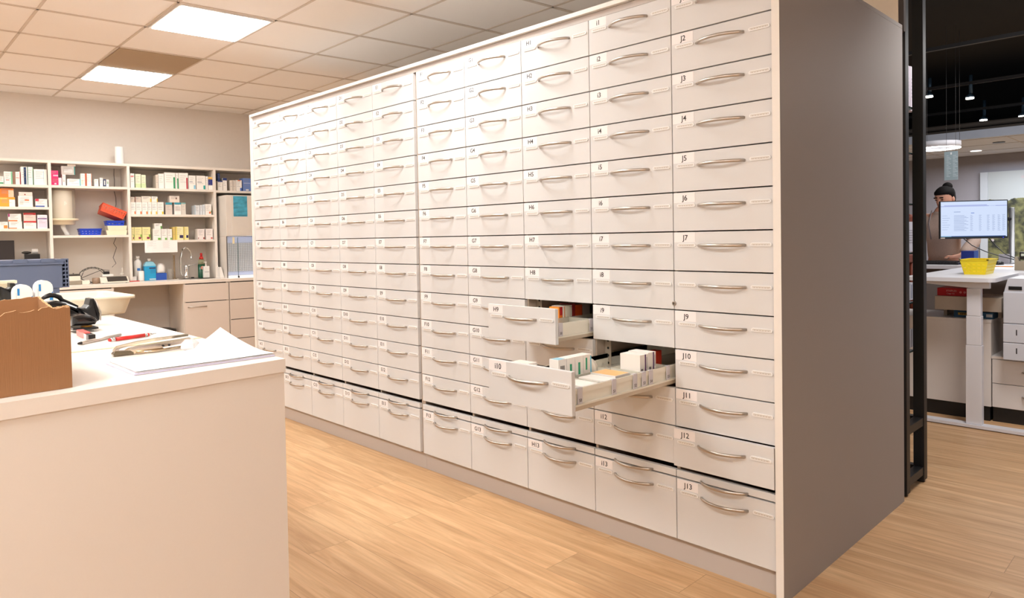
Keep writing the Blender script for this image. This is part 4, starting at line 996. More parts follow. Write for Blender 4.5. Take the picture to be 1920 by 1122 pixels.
b = MB(); q0 = at_x(1128/6.6, 470+592/6.6, XS); q1 = at_x(1196/6.6, 470+760/6.6, XS); q2 = at_x(1196/6.6, 470+856/6.6, XS)
b.tube([(XS+.03, q0.y+.003, q0.z), (XS+.036, q1.y+.003, q1.z), (XS+.034, q2.y+.003, q2.z)], .0025, STEEL, 6); b.build('front_rim', t)
XM = 2.58
t = empty('scanner_stand', (XM, -1.76, DZ)); tag(t, 'black mouse-like stand with an orange spot in front of the barcode scanner', 'stand')
solid('base', [(860, 948), (1172, 932), (1176, 954), (1100, 966), (860, 976)], XM, .09, BLACKP, t, .003)
solid('hood', [(860, 810), (930, 792), (1010, 786), (1090, 796), (1150, 826), (1176, 862), (1150, 905), (1060, 918), (860, 926)], XM, .08, GLB, t, .014)
b = MB(); p0 = at_x(1080/6.6, 470+926/6.6, XM+.02); b.lathe([(.001, 0), (.016, 0), (.016, .003), (.001, .003)], (XM+.012, p0.y, DZ+.0145), cm((226, 160, 50)), 20); b.build('orange_spot', t)

# cream tub
TUB = mat('cream_tub_plastic', (244, 232, 208), .4, noise=.01)
def tub(name, x0, x1, y0, y1, z0, z1, label, group=None, tap=.03):
    def ring(x0, x1, y0, y1, z, r=.03, n=5):
        out = []
        for cx_, cy_, a0 in ((x1-r, y1-r, 0), (x0+r, y1-r, 90), (x0+r, y0+r, 180), (x1-r, y0+r, 270)):
            for i in range(n+1):
                a = math.radians(a0+90*i/n); out.append((cx_+r*math.cos(a), cy_+r*math.sin(a), z))
        return out
    b = MB(); g = tap
    def R(o, z): return ring(x0+o, x1-o, y0+o, y1-o, z)
    b.loft([R(g, z0), R(g*.9, z0+.006), R(.012, z1-.014), R(.010, z1-.012), R(0, z1-.012), R(0, z1), R(.012, z1), R(.014, z1-.01), R(g+.003, z0+.005)], TUB, cap=False)
    b.face([b.bm.verts.new(p) for p in R(g, z0)], TUB); b.face([b.bm.verts.new(p) for p in R(g+.003, z0+.005)], TUB)
    bmesh.ops.remove_doubles(b.bm, verts=b.bm.verts, dist=.00005)
    return tag(b.build(name), label, 'tub', group)
tub('plastic_tub', 1.66, 2.10, -2.12, -1.442, DZ+.0006, 1.072, 'long cream plastic tub reaching over the far edge of the desk')
# crate standing behind
CRT = mat('blue_grey_crate', (98, 108, 134), .45, noise=.04, nscale=40)
XC = 1.50
t = empty('storage_crate', (XC-.15, -1.85, DZ)); tag(t, 'blue-grey plastic storage crate with ribbed end standing behind the cream tub', 'crate')
pr_ = at_x(128.5, 486, XC); yR = pr_.y; zT_ = pr_.z; zBt = at_x(112, 549, XC).z; yR2 = at_x(112, 540, XC).y; ym = at_x(117, 500, XC).y; zs_ = at_x(117, 540, XC).z
b = MB(); b.box(XC-.30, XC-.004, -2.25, yR2, DZ+.0006, zs_, CRT); b.box(XC-.31, XC, -2.27, ym, zs_+.0004, zT_-.022, CRT, bev=.003)
b.build('body', t)
b = MB(); b.box(XC-.315, XC+.004, -2.28, ym+.004, zT_-.0215, zT_-.012, CRT); b.box(XC-.31, XC-.002, -2.27, ym+.012, zT_-.0115, zT_, CRT)
for y in (-2.15, -2.0, -1.86, -1.72, -1.62): b.box(XC-.003, XC+.006, y-.025, y+.025, zT_-.012, zT_+.004, CRT)
b.build('rim', t)
b = MB()
b.box(XC-.30, XC-.030, ym+.0005, yR-.003, zs_+.006, zT_-.001, CRT)
for q in range(8):
    z = zs_+.004+q*(zT_-.004-zs_)/7; b.box(XC-.029, XC-.001, ym+.0005, yR, z-.0025, z+.0025, CRT)
for y in (ym+.012, yR-.002): b.box(XC-.029, XC-.0015, y-.002, y+.002, zs_+.004, zT_, CRT)
b.build('ribbed_end', t)
# pouches in the tub
BLP = mat('pouch_blue', (40, 130, 200), .4); PCH = mat('pouch_white', (240, 238, 240), .35, bump=.4, nscale=20)
def pouch(px0, px1, pyt, X, label):
    ya, yb = at_x(px0, 545, X).y, at_x(px1, 545, X).y; zt = at_x((px0+px1)/2, pyt, X).z; w = yb-ya; t = empty('refill_pouch', (X-.02, (ya+yb)/2, DZ+.006)); tag(t, label, 'pouch', 'refill pouches standing in the cream tub')
    z0 = DZ+.0065; b = MB(); pl_ = [(ya, z0), (yb, z0)]
    for k in range(9):
        a = math.pi*k/8; pl_.append(((ya+yb)/2+w/2*math.cos(a)*(1 if a < 1.57 else .98), zt-.028+.028*math.sin(a)))
    b.prism(pl_, 'x', X-.05, X, PCH); b.build('body', t)
    b = MB(); b.prism([(yb-w*.26, z0+.03), (yb-.0008, z0+.03), (yb-.0008, zt-.042), (yb-w*.14, zt-.052), (yb-w*.24, zt-.08)], 'x', X+.0003, X+.001, BLP); b.build('blue_print', t)
    b = MB(); b.box(X+.0003, X+.001, ya+w*.20, ya+w*.32, zt-.040, zt-.014, BLP) ; b.build('blue_band', t)
    b = MB(); b.box(X+.0012, X+.0018, ya+w*.13, ya+w*.16, z0+.02, zt-.03, cm((200, 204, 216))); b.build('seam', t)
pouch(66, 99.5, 526, 2.0, 'taller white refill pouch with blue print standing in the cream tub')
pouch(25, 61, 534, 2.0, 'shorter white refill pouch with blue print standing in the tub near the left border')
pts = [(0-400, 590), (60-200, 540), (70, 490), (110, 400), (160, 400), (178, 430), (163, 560), (0, 575), (-400, 590)]
t = empty('barcode_scanner', (1.84, -1.95, DZ)); tag(t, 'second black barcode scanner lying in the cream tub at the left border', 'scanner')
solid('body', [(-300, 440), (0, 445), (60, 470), (110, 500), (163, 545), (163, 620), (-300, 620)], 1.84, .06, GLB, t, .006)
solid('head', [(105, 402), (165, 402), (180, 432), (164, 470), (163, 540), (108, 500), (80, 472), (105, 450)], 1.84, .058, BLACKP, t, .004)
tub('plastic_tub', 1.62-.28+.02, 1.652, -2.3, at_x(33, 527, 1.64).y, DZ+.0006, at_x(33, 526, 1.64).z, 'second cream plastic tub behind the long one at the left border', tap=.02) if False else None
b = MB(); yb = at_x(32, 527, 1.76).y; zt = at_x(32, 526, 1.76).z
b.loft([[(x, y, z) for x, y in ((1.70+g, -2.07), (1.76-g, -2.07), (1.76-g, yb-g), (1.70+g, yb-g))] for g, z in ((.012, DZ+.0065), (.006, zt-.012), (0, zt-.0115), (0, zt), (.004, zt))], TUB, smooth=False)
tag(b.build('cream_box'), 'cream plastic box standing in the tub behind the second scanner, left border', 'box')

# ================================================================== MEDICINE IN THE OPEN DRAWERS
xl, xm, xr, zi, zt2 = ti
LB, GR2, VIO = (120, 200, 232), (50, 160, 120), (80, 20, 90)
def drawer_box(x0, x1, y0, y1, h, side_patches, label, grp, zb=None, front=(), base=W_, top=None):
    """box inside an open drawer; the long printed face looks towards +x (the camera side)"""
    zb = zi+.0006 if zb is None else zb
    b = MB(); b.box(x0, x1, y0, y1, zb, zb+h, cm(base))
    for (u0, u1, v0, v1, c) in side_patches: b.box(x1+.0001, x1+.0007, y0+(y1-y0)*u0, y0+(y1-y0)*u1, zb+h*v0, zb+h*v1, cm(c))
    for (u0, u1, v0, v1, c) in front: b.box(x0+(x1-x0)*u0, x0+(x1-x0)*u1, y0-.0007, y0-.0001, zb+h*v0, zb+h*v1, cm(c))
    if top: b.box(x0+.004, x1-.004, y0+.004, y1-.004, zb+h+.0001, zb+h+.0006, cm(top))
    return tag(b.build('medicine_box'), label, 'box', grp)
g1 = 'medicine boxes in open drawer i10'
bars = [(.25+.09*i, .25+.09*i+(.03 if i % 2 else .05), .22, .8, (40, 36, 36)) for i in range(6)]
X_ = xm-.045
pz = [dict(px=(1046, 1062), top=665), ]
yy = -.50
specs = [('white box with barcode on its end and pale blue edge', bars, (150, 206, 226)), ('white box with green print, between the barcode box and its twin', [(.35, .6, .3, .8, GR2), (.9, 1, 0, .45, GR2)], None),
         ('white box with green print, second of the upright twins', [(.35, .6, .4, .8, GR2)], None), ('white box with green print and bright blue right edge', [(.25, .45, .5, .9, GR2), (.86, 1, 0, .95, LB), (.0, .15, 0, .3, GR2)], None)]
xb = [3.418-.085, 3.418-.085, 3.418-.085, 3.418-.085]
zz0 = zi+.0006; top_z = at_x(1090, 672, 3.40).z
for q, (nm, sp, tp) in enumerate(specs):
    y0 = -.455+q*.047
    drawer_box(xm-.048, xm-.004, y0, y0+.044, .112, sp, nm+', standing in drawer i10', g1, top=tp)
b = MB(); b.lathe([(.001, 0), (.042, 0), (.042, .03), (.001, .03)], (xm-.05, -.225, zi+.045), mat('round_white_tin', (244, 238, 226), .4), 28, M=Matrix.Rotation(math.pi/2, 4, 'X')); tag(b.build('round_tub'), 'round white tin standing on edge behind the upright boxes in drawer i10', 'tin')
drawer_box(xl+.012, xl+.10, -.55, -.475, .098, [(.2, .8, .7, .8, (226, 170, 130))], 'white box lying at the left front of drawer i10', g1, top=(246, 232, 222))
drawer_box(xm+.012, xm+.085, -.56, -.50, .058, [(.15, .9, .45, .55, (196, 90, 70)), (.15, .7, .25, .32, (150, 130, 126))], 'small white box with red print in the front corner of drawer i10', g1)
drawer_box(xm+.006, xr-.02, -.492, -.412, .044, [], 'flat white box lying behind the small red-print box in drawer i10', g1)
drawer_box(xm+.03, xr-.01, -.385, -.315, .046, [(0, 1, .0, .3, (246, 210, 160))], 'flat white box lying in the second compartment of drawer i10', g1)
drawer_box(xm+.02, xr-.03, -.305, -.215, .050, [(0, 1, .2, .8, (246, 176, 96))], 'flat white and orange box lying before the purple-striped boxes', g1, top=(248, 196, 130))
for q, (y0, nm) in enumerate(((-.155, 'white box with purple stripe, nearer of two in drawer i10'), (-.102, 'white box with purple stripe, farther of two in drawer i10'))):
    drawer_box(xm+.045+.0*q, xr-.028, y0, y0+.050, .105 if q == 0 else .108, [(.62, .76, 0, 1, VIO), (.12, .35, .1, .5, (120, 110, 112)), (.82, .92, .5, .9, (190, 184, 190))], nm, g1)
drawer_box(xm+.04, xm+.075, .03, .08, .09, [], 'small red box at the dark back of drawer i10', g1, base=(214, 60, 36))
xl, xm, xr, zi, zt2 = th
g2 = 'medicine boxes in open drawer H9'
drawer_box(xm-.06, xm-.004, .000, .024, .092, [(0, 1, 0, .6, (240, 130, 40)), (.3, 1, .6, 1, (190, 30, 40))], 'orange box with red corner, frontmost in drawer H9', g2, base=(246, 150, 50))
drawer_box(xm-.07, xm-.004, .026, .040, .094, [(.7, 1, 0, 1, (240, 150, 90))], 'thin white box with orange edge in drawer H9', g2)
drawer_box(xm-.07, xm-.003, .042, .088, .096, [(.35, .37, 0, 1, (210, 200, 190)), (.6, .62, 0, 1, (210, 200, 190))], 'wide cream-white box in the middle of drawer H9', g2, base=(240, 228, 210))
drawer_box(xm-.08, xm-.004, .090, .112, .100, [], 'dark red box in drawer H9', g2, base=(150, 30, 30))
drawer_box(xm-.075, xm-.003, .114, .160, .092, [], 'orange-red box behind the dark red one in drawer H9', g2, base=(226, 84, 26))
drawer_box(xm-.09, xm-.003, .164, .215, .104, [(.1, .9, .3, .8, (150, 134, 132))], 'greyish patterned box at the dark back of drawer H9', g2, base=(160, 142, 136))

# ================================================================== SHOP SIDE (right)
SHOPW = wall_mat('cool_grey_shop_wall', (134, 134, 142))
b = MB(); b.box(-4.4, 8.4, 10.5, 10.62, 0, 2.45, SHOPW); struct(b.build('wall_shop'))
VOID = mat('black_ceiling_paint', (5, 5, 6), .95)
b = MB(); b.box(-4.4, 8.4, 1.32, 10.6, 3.45, 3.5, VOID); b.box(4.06, 8.4, 1.30, 1.32, 2.72, 3.45, VOID); struct(b.build('ceiling_shop'))
b = MB(); b.box(-4.4, 8.4, 9.9, 9.95, 2.55, 3.45, VOID); struct(b.build('wall_upper_shop'))
SOF = mat('pale_soffit', (170, 182, 202), .9); 
b = MB(); b.box(-4.4, 8.4, 8.1, 10.49, 2.425, 2.53, SOF)
for x in [-4+1.2*i for i in range(11)]: b.box(x, x+.015, 8.12, 10.48, 2.423, 2.4249, cm((150, 146, 146)))
for y in (8.2, 9.0, 9.8): b.box(-4.4, 8.4, y, y+.02, 2.423, 2.4249, cm((120, 120, 124)))
struct(b.build('ceiling_lower'))
# mural
MUR = bpy.data.materials.new('garden_mural'); MUR.use_nodes = True; nt = MUR.node_tree; pbm = nt.nodes['Principled BSDF']; pbm.inputs['Roughness'].default_value = .7
Nn = nt.nodes.new; Ll = nt.links.new
tc = Nn('ShaderNodeTexCoord'); sp_ = Nn('ShaderNodeSeparateXYZ'); Ll(tc.outputs['Object'], sp_.inputs[0])
nz = Nn('ShaderNodeTexNoise'); nz.inputs['Scale'].default_value = 3; nz.inputs['Detail'].default_value = 7; Ll(tc.outputs['Object'], nz.inputs[0])
ma = Nn('ShaderNodeMath'); ma.operation = 'MULTIPLY_ADD'; ma.inputs[1].default_value = .35; Ll(nz.outputs[0], ma.inputs[0]); Ll(sp_.outputs['Z'], ma.inputs[2])
st = Nn('ShaderNodeMath'); st.operation = 'GREATER_THAN'; st.inputs[1].default_value = 1.40; Ll(ma.outputs[0], st.inputs[0])
cr = Nn('ShaderNodeValToRGB'); cr.color_ramp.elements[0].position = .38; cr.color_ramp.elements[0].color = (*lin((26, 31, 20)), 1); cr.color_ramp.elements[1].position = .62; cr.color_ramp.elements[1].color = (*lin((104, 106, 68)), 1)
nz2 = Nn('ShaderNodeTexNoise'); nz2.inputs['Scale'].default_value = 9; nz2.inputs['Detail'].default_value = 8; Ll(tc.outputs['Object'], nz2.inputs[0]); Ll(nz2.outputs[0], cr.inputs[0])
mxm = Nn('ShaderNodeMix'); mxm.data_type = 'RGBA'; mxm.inputs[7].default_value = (*lin((150, 158, 162)), 1); Ll(st.outputs[0], mxm.inputs[0]); Ll(cr.outputs[0], mxm.inputs[6]); 
vo = Nn('ShaderNodeTexVoronoi'); vo.inputs['Scale'].default_value = 6; Ll(tc.outputs['Object'], vo.inputs[0])
lt = Nn('ShaderNodeMath'); lt.operation = 'LESS_THAN'; lt.inputs[1].default_value = .13; Ll(vo.outputs['Distance'], lt.inputs[0])
mx3 = Nn('ShaderNodeMix'); mx3.data_type = 'RGBA'; mx3.inputs[7].default_value = (*lin((160, 154, 158)), 1); Ll(lt.outputs[0], mx3.inputs[0]); Ll(mxm.outputs[2], mx3.inputs[6]); Ll(mx3.outputs[2], pbm.inputs['Base Color'])
t = empty('wall_mural', (4.4, 10.46, .5)); tag(t, 'large wall mural of green garden bushes under pale sky on the shop wall', 'mural')
b = MB(); b.box(2.56, 7.5, 10.452, 10.49, .5, 2.15, MUR); b.build('picture', t)
b = MB(); b.box(2.46, 2.559, 10.44, 10.49, .5, 2.15, cm((160, 168, 176))); b.build('frame_edge', t)

# black display rack end
t = empty('display_rack', (3.75, 1.49, 0)); tag(t, 'black metal display rack with glass shelves behind the end of the drawer cabinets', 'rack')
for nm, y0, y1 in (('post', 1.325, 1.375), ('post', 1.60, 1.65)):
    for x0 in (4.0, 3.1):
        b = MB(); b.box(x0, x0+.05, y0, y1, .012, 3.3, BLACKM, bev=.002); b.build('post', t)
        b = MB(); b.lathe([(.02, 0), (.02, .0115)], (x0+.025, (y0+y1)/2, 0), BLACKP, 14); b.build('foot', t)
for z in (.06, .31):
    for x0 in (4.0, 3.1): b = MB(); b.box(x0+.004, x0+.046, 1.3755, 1.5995, z-.02, z+.02, BLACKM); b.build('crossbar', t)
    b = MB(); b.box(3.1505, 3.9995, 1.605, 1.645, z-.02, z+.02, BLACKM); b.build('rail', t)
GSH = mat('glass_shelf', (70, 96, 92), .05, trans=.6)
RZ = (.665, .911, 1.162, 1.408, 1.663, 1.893)
for z in RZ:
    b = MB(); b.box(3.15, 3.998, 1.36, 1.635, z-.008, z, GSH); b.build('glass_shelf', t)
    b = MB(); b.box(3.985, 3.999, 1.376, 1.52, z-.035, z-.0085, BLACKM); b.build('shelf_bracket', t)
RX = 3.965
def rack_box(pxa, pxb, pyt, z0, base, patches, label):
    y0, y1 = at_x(pxa, pyt, RX).y, at_x(pxb, pyt, RX).y; z1 = at_x((pxa+pxb)/2, pyt, RX).z; h = z1-z0
    b = MB(); b.box(RX-.07, RX, y0+.001, y1-.001, z0+.0006, z1, cm(base)); w = y1-y0
    for (u0, u1, v0, v1, c) in patches: b.box(RX+.0001, RX+.0008, y0+w*u0, y0+w*u1, z0+h*v0, z0+h*v1, cm(c))
    tag(b.build('product_box'), label, 'box', 'products on the black display rack')
LN = [(.2, .8, .3+.08*i, .33+.08*i, (176, 172, 184)) for i in range(6)]
rack_box(1696, 1706.5, 122, RZ[5], (190, 180, 192), LN, 'pale lilac box on the top glass shelf of the rack, nearer one')
rack_box(1707, 1715.5, 126, RZ[5], (214, 204, 216), LN, 'pale lilac box on the top glass shelf of the rack, farther one')
rack_box(1700, 1713, 416, RZ[2], (212, 212, 224), LN, 'tall white-grey box in the rack at desk height, nearer one')
rack_box(1714, 1724, 416, RZ[2], (206, 206, 220), LN+[(0, 1, .97, 1, (170, 40, 40))], 'tall white-grey box with red top in the rack, farther one')
for q in range(4):
    rack_box(1700+7*q, 1706.6+7*q, 530+.6*q, RZ[1], (206, 210, 222), [(.2, .5, .1, .9, (150, 160, 184))]+([(.6, .9, .0, .5, (40, 120, 180))] if q == 2 else []), ['white box with grey print on the fourth rack shelf, nearest', 'white box with grey print on the fourth rack shelf, second nearest', 'white box with blue stripe on the fourth rack shelf', 'white box with grey print on the fourth rack shelf, farthest'][q])
SIL = mat('silver_pouch', (150, 152, 162), .3, .6, noise=.35, nscale=40)
for q in range(3):
    y0, y1 = at_x(1702+7.5*q, 616, RX).y, at_x(1709+7.5*q, 616, RX).y; b = MB()
    b.loft([[(RX-.05*f+.02*(1-f), y, z) for y in ()] or [(x, y, z) for x, y in ((RX-.045*f, y0+.002), (RX, y0+.002), (RX, y1-.002), (RX-.045*f, y1-.002))] for f, z in ((1, RZ[0]+.0006), (.8, RZ[0]+.06), (.2, at_x(1715, 616, RX).z))], SIL, smooth=False)
    tag(b.build('silver_pouch'), ['crinkled silver pouch on the lowest glass shelf of the rack, nearest', 'crinkled silver pouch on the lowest glass shelf of the rack, middle', 'crinkled silver pouch on the lowest glass shelf of the rack, farthest'][q], 'pouch', 'silver pouches on the rack')
b = MB(); b.box(3.2, 3.97, 1.39, 1.60, .3305, .345, cm((206, 196, 182))); tag(b.build('beige_board'), 'beige board lying on the lower bar of the display rack', 'board')
b = MB(); b.box(3.3, 3.95, 1.385, 1.59, .0805, .285, cm((196, 198, 214))); tag(b.build('white_carton'), 'white carton standing at the bottom of the display rack', 'box')

# sit-stand desk (nearer)
t = empty('standing_desk', (3.9, 3.2, 0)); tag(t, 'white height-adjustable desk with a column leg in the shop area', 'desk')
TZ = .966
def rrect(x0, x1, y0, y1, r, n=6):
    out = []
    for cx_, cy_, a0 in ((x1-r, y1-r, 0), (x0+r, y1-r, 90), (x0+r, y0+r, 180), (x1-r, y0+r, 270)):
        for i in range(n+1): a = math.radians(a0+90*i/n); out.append((cx_+r*math.cos(a), cy_+r*math.sin(a)))
    return out
b = MB(); b.prism(rrect(3.60, 4.108, 2.84, 4.50, .045), 'z', TZ-.025, TZ, WHITEM); b.build('desktop', t)
b = MB(); b.prism([(3.66, TZ-.0255), (4.07, TZ-.0255), (4.07, TZ-.068), (3.98, TZ-.068), (3.66, TZ-.040)], 'y', 2.90, 2.94, WHITEM); b.build('support_arm', t)
for nm, w, z0, z1 in (('lower_column', .044, .0255, .533), ('middle_column', .041, .5335, .72), ('upper_column', .038, .7205, TZ-.0685)):
    b = MB(); b.box(3.985-w, 3.985+w, 2.925-.028, 2.925+.028, z0, z1, WHITEM, bev=.003); b.build(nm, t)
b = MB(); b.prism([(3.60, .006), (4.36, .006), (4.36, .014), (4.32, .025), (3.64, .025), (3.60, .014)], 'y', 2.88, 2.96, WHITEM); b.build('foot', t)
for x in (3.63, 4.33):
    b = MB(); b.lathe([(.018, 0), (.018, .0055)], (x, 2.92, 0), BLACKP, 12); b.build('glide', t)
# low white cabinet with black plinth and drawer part, printer
SHW = mat('shop_white_board', (226, 221, 218), .5, noise=.02)
t = empty('low_cabinet', (3.72, 3.4, 0)); tag(t, 'low white cabinet with black plinth standing behind the desk column', 'cabinet')
b = MB(); b.box(3.30, 4.029, 3.15, 3.62, .099, .655, SHW, bev=.001); b.box(3.295, 4.031, 3.147, 3.62, .6555, .673, SHW); b.build('body', t)
b = MB(); b.box(3.31, 4.02, 3.165, 3.6, 0, .0985, BLACKM); b.build('plinth', t)
t = empty('drawer_unit', (4.4, 3.4, 0)); tag(t, 'white two-drawer unit with black plinth under the printer at the right border', 'cabinet')
b = MB(); b.box(4.033, 4.75, 3.165, 3.6, .099, .42, SHW); b.box(4.031, 4.76, 3.15, 3.6, .4205, .437, SHW); b.build('carcass', t)
b = MB(); b.box(4.034, 4.74, 3.18, 3.58, 0, .0985, BLACKM); b.build('plinth', t)
for z0, z1 in ((.103, .257), (.261, .4165)):
    b = MB(); b.box(4.036, 4.74, 3.148, 3.1645, z0, z1, SHW, bev=.001); f = b.build('drawer', t)
    b = MB(); b.tube([(4.20, 3.147, z1-.07), (4.21, 3.125, z1-.07), (4.36, 3.12, z1-.07), (4.37, 3.147, z1-.07)], .006, STEEL, 8); b.build('handle', f)
PRT = mat('printer_white', (206, 208, 216), .4, noise=.01)
t = empty('laser_printer', (4.33, 3.3, .4375)); tag(t, 'white office printer with paper trays on the drawer unit at the right border', 'printer')
PX0 = 4.116; PY0 = 3.04
b = MB(); b.box(PX0, 4.58, PY0, 3.5, .672, .872, PRT, bev=.006); b.build('body', t)
b = MB(); b.prism([(PX0+.004, .8725), (4.58, .8725), (4.58, .958), (PX0+.024, .958)], 'y', PY0+.006, 3.48, PRT); b.build('top_cover', t)
b = MB(); b.box(PX0+.115, 4.5, PY0+.03, 3.4, .9585, .9605, BLACKP); b.build('output_slot', t)
b = MB(); b.box(PX0+.028, PX0+.098, PY0+.002, PY0+.0055, .886, .908, BLACKP); b.build('display', t)
for z0, z1 in ((.4385, .548), (.551, .669)):
    b = MB(); b.box(PX0, 4.58, PY0-.004, 3.5, z0, z1, PRT, bev=.004); tr = b.build('paper_tray', t)
    b = MB(); b.box(PX0+.068, PX0+.074, PY0-.0052, PY0-.0042, (z0+z1)/2-.012, (z0+z1)/2+.024, BLACKP); b.build('level_mark', tr)
# carton, red ream and blue packs on the cabinet
b = MB(); b.box(3.70, 4.085, 3.16, 3.5, .727, .8185, mat('beige_carton', (186, 174, 160), .7)); b.box(3.72, 3.74, 3.3, 3.5, .6735, .7265, MATS['beige_carton']); b.box(4.04, 4.06, 3.3, 3.5, .6735, .7265, MATS['beige_carton'])
tag(b.build('desk_riser'), 'thick beige board riser standing on the low cabinet', 'riser')
b = MB(); b.box(3.705, 3.93, 3.20, 3.42, .8191, .872, cm((190, 24, 36)))
M = Matrix.Translation((3.79, 3.1994, .853)) @ Matrix.Rotation(math.pi/2, 4, 'X'); b.text('STAPLES', .017, cm((230, 190, 190)), M)
M = Matrix.Translation((3.785, 3.1994, .835)) @ Matrix.Rotation(math.pi/2, 4, 'X'); b.text('Copy A4', .013, cm((230, 190, 190)), M)
for q in range(3): b.lathe([(.008, 0), (.008, .0005)], (3.845+.024*q, 3.1998, .846), cm((220, 130, 130)), 12, M=Matrix.Rotation(math.pi/2, 4, 'X'))
tag(b.build('paper_ream'), 'red ream of copy paper on the beige riser under the standing desk', 'paper')
b = MB(); b.box(3.80, 3.95, 3.22, 3.40, .6736, .722, cm((40, 84, 116))); b.box(3.825, 3.90, 3.2190, 3.2198, .690, .706, cm((196, 160, 60)))
for q in range(5): b.box(3.838+.012*q, 3.846+.012*q, 3.2182, 3.2188, .695, .702, cm((70, 60, 44)))
tag(b.build('blue_pack'), 'dark blue pack with yellow label between low cabinet and riser', 'pack')
b = MB(); b.box(3.955, 4.03, 3.21, 3.38, .6736, .716, cm((30, 90, 130))); b.box(3.99, 4.025, 3.209, 3.2098, .685, .705, cm((200, 206, 214)))
tag(b.build('blue_pack'), 'bright blue pack with white print right of the column under the riser', 'pack')

# things on the near desk
s0, s1 = dz(1806, 514, TZ), dz(1856, 512, TZ)
YEL = mat('yellow_plastic', (240, 214, 20), .4)
bx0 = at_y(1800, 488, 3.24).x; bx1 = at_y(1852, 488, 3.24).x; bz = at_y(1830, 487.5, 3.24).z
basket('plastic_basket', bx0, bx1+.0, 3.24, 3.52, TZ+.0006, bz, YEL, .022, 'bright yellow perforated plastic basket on the standing desk', holes=(5, 3))
p0, p1 = dz(1866, 501, TZ), dz(1901, 501.5, TZ)
t = empty('pencil', (p0+p1)/2); tag(t, 'orange pencil lying on the white desk right of the yellow basket', 'pencil')
p0.z = p1.z = TZ+.005
b = MB(); b.tube([p0, p0.lerp(p1, .94)], .0042, cm((240, 150, 20)), 6); b.build('shaft', t)
b = MB(); b.tube([p0.lerp(p1, .941), p1], [.004, .001], cm((60, 50, 44)), 6); b.build('point', t)
# second desk further back
t = empty('counter_desk', (3.8, 5.0, 0)); tag(t, 'white counter desk behind the standing desk where the person works', 'desk')
b = MB(); b.prism(rrect(2.4, 5.2, 4.60, 5.22, .04), 'z', .936, .966, WHITEM); b.build('desktop', t)
b = MB(); b.box(2.46, 5.15, 4.68, 4.70, .08, .9355, mat('shadow_grey_panel', (120, 112, 108), .6)); b.build('front_panel', t)  # the shade under the desktop is put into this grey
b = MB(); b.box(2.46, 2.50, 4.7005, 5.18, 0, .9355, WHITEM); b.box(5.11, 5.15, 4.7005, 5.18, 0, .9355, WHITEM); b.build('end_panels', t)
KZ = .966
k0, k1 = dz(1700, 494, KZ), dz(1801, 492, KZ)
t = empty('keyboard', (3.3, 4.82, KZ)); tag(t, 'black computer keyboard on the counter desk in front of the person', 'keyboard')
kx1 = at_y(1801, 492, 4.84).x; K0 = 4.76
b = MB(); b.prism([(K0, KZ+.0006), (K0+.16, KZ+.0006), (K0+.16, KZ+.028), (K0, KZ+.014)], 'x', kx1-.45, kx1, BLACKP); b.build('case', t)
b = MB()
for r_ in range(5):
    for c_ in range(17):
        y = K0+.015+r_*.027; x = kx1-.43+c_*.0245; z = KZ+.0146+ (y-K0)*.0875
        b.box(x, x+.021, y, y+.022, z, z+.006, mat('key_black', (38, 38, 42), .5))
b.build('keys', t)
x0 = at_y(1802, 480, 4.9).x; x1 = at_y(1826, 480, 4.9).x; zt = at_y(1815, 471, 4.9).z
b = MB(); b.box(x0, x1, 4.9, 5.06, KZ+.0006, zt, cm((18, 44, 130))); b.box(x1+.0001, x1+.0008, 4.905, 5.055, KZ+.005, zt-.002, cm((50, 90, 170))); b.box(x0+.01, x1-.01, 4.8991, 4.8998, KZ+.02, KZ+.03, cm((14, 34, 110)))
tag(b.build('blue_box'), 'dark blue box on the counter desk below the screen', 'box')
# monitor
ML = at_y(1762, 378.5, 4.72); MRr = at_y(1890, 372.5, 5.0); MBL = at_y(1761, 447, 4.72)
t = empty('computer_monitor', (3.7, 5.0, KZ)); tag(t, 'wide black computer monitor showing a white table page, on a pole arm', 'monitor')
ux = (Vector((MRr.x, MRr.y, 0))-Vector((ML.x, ML.y, 0))); Wm = ux.length; ux.normalize(); ang = math.atan2(ux.y, ux.x)
Hm = ML.z-MBL.z+.012
def screen_mat(n, c, e):
    m = mat('screen_'+n, (14, 14, 16), .35); pb_ = m.node_tree.nodes['Principled BSDF']
    pb_.inputs['Emission Color'].default_value = (*lin(c), 1); pb_.inputs['Emission Strength'].default_value = e; return m
MM = Matrix.Translation((ML.x, ML.y, MBL.z-.008)) @ Matrix.Rotation(ang, 4, 'Z')
b = MB(); b.box(0, Wm, 0, .03, 0, Hm, BLACKP, MM, bev=.003); b.build('housing', t)
SCRN = screen_mat('white', (214, 228, 255), .95)
b = MB(); b.box(.008, Wm-.008, -.0012, -.0002, .018, Hm-.008, SCRN, MM); scr = b.build('screen', t)
sw, sh_ = Wm-.016, Hm-.026
def scm(n, c, e=.95): return screen_mat(n, c, e)
b = MB()
def sb_(u0, u1, v0, v1, m): b.box(.008+sw*u0, .008+sw*u1, -.0018, -.0013, .018+sh_*v0, .018+sh_*v1, m, MM)
sb_(0, 1, .86, .875, scm('bar', (150, 160, 220))); sb_(.05, .7, .885, .90, scm('bar', (150, 160, 220)))
sb_(.73, .83, .853, .88, SCRN); sb_(0.16, .98, 0, .022, scm('task', (50, 90, 150), .8)); sb_(0, .16, 0, .022, scm('task2', (130, 190, 230), .7))
for q in range(14):
    v = .60-.033*q
    sb_(.2, .2+.16+.03*(q % 3), v, v+.007, scm('line', (110, 130, 180)))
    for u in (.45, .58, .70, .78, .86, .93): sb_(u, u+.03+.01*((q+int(u*10)) % 2), v, v+.007, scm('line', (110, 130, 180)))
    if q % 2 == 0: sb_(.02, .1+.02*(q % 3), v, v+.006, scm('line', (110, 130, 180)))
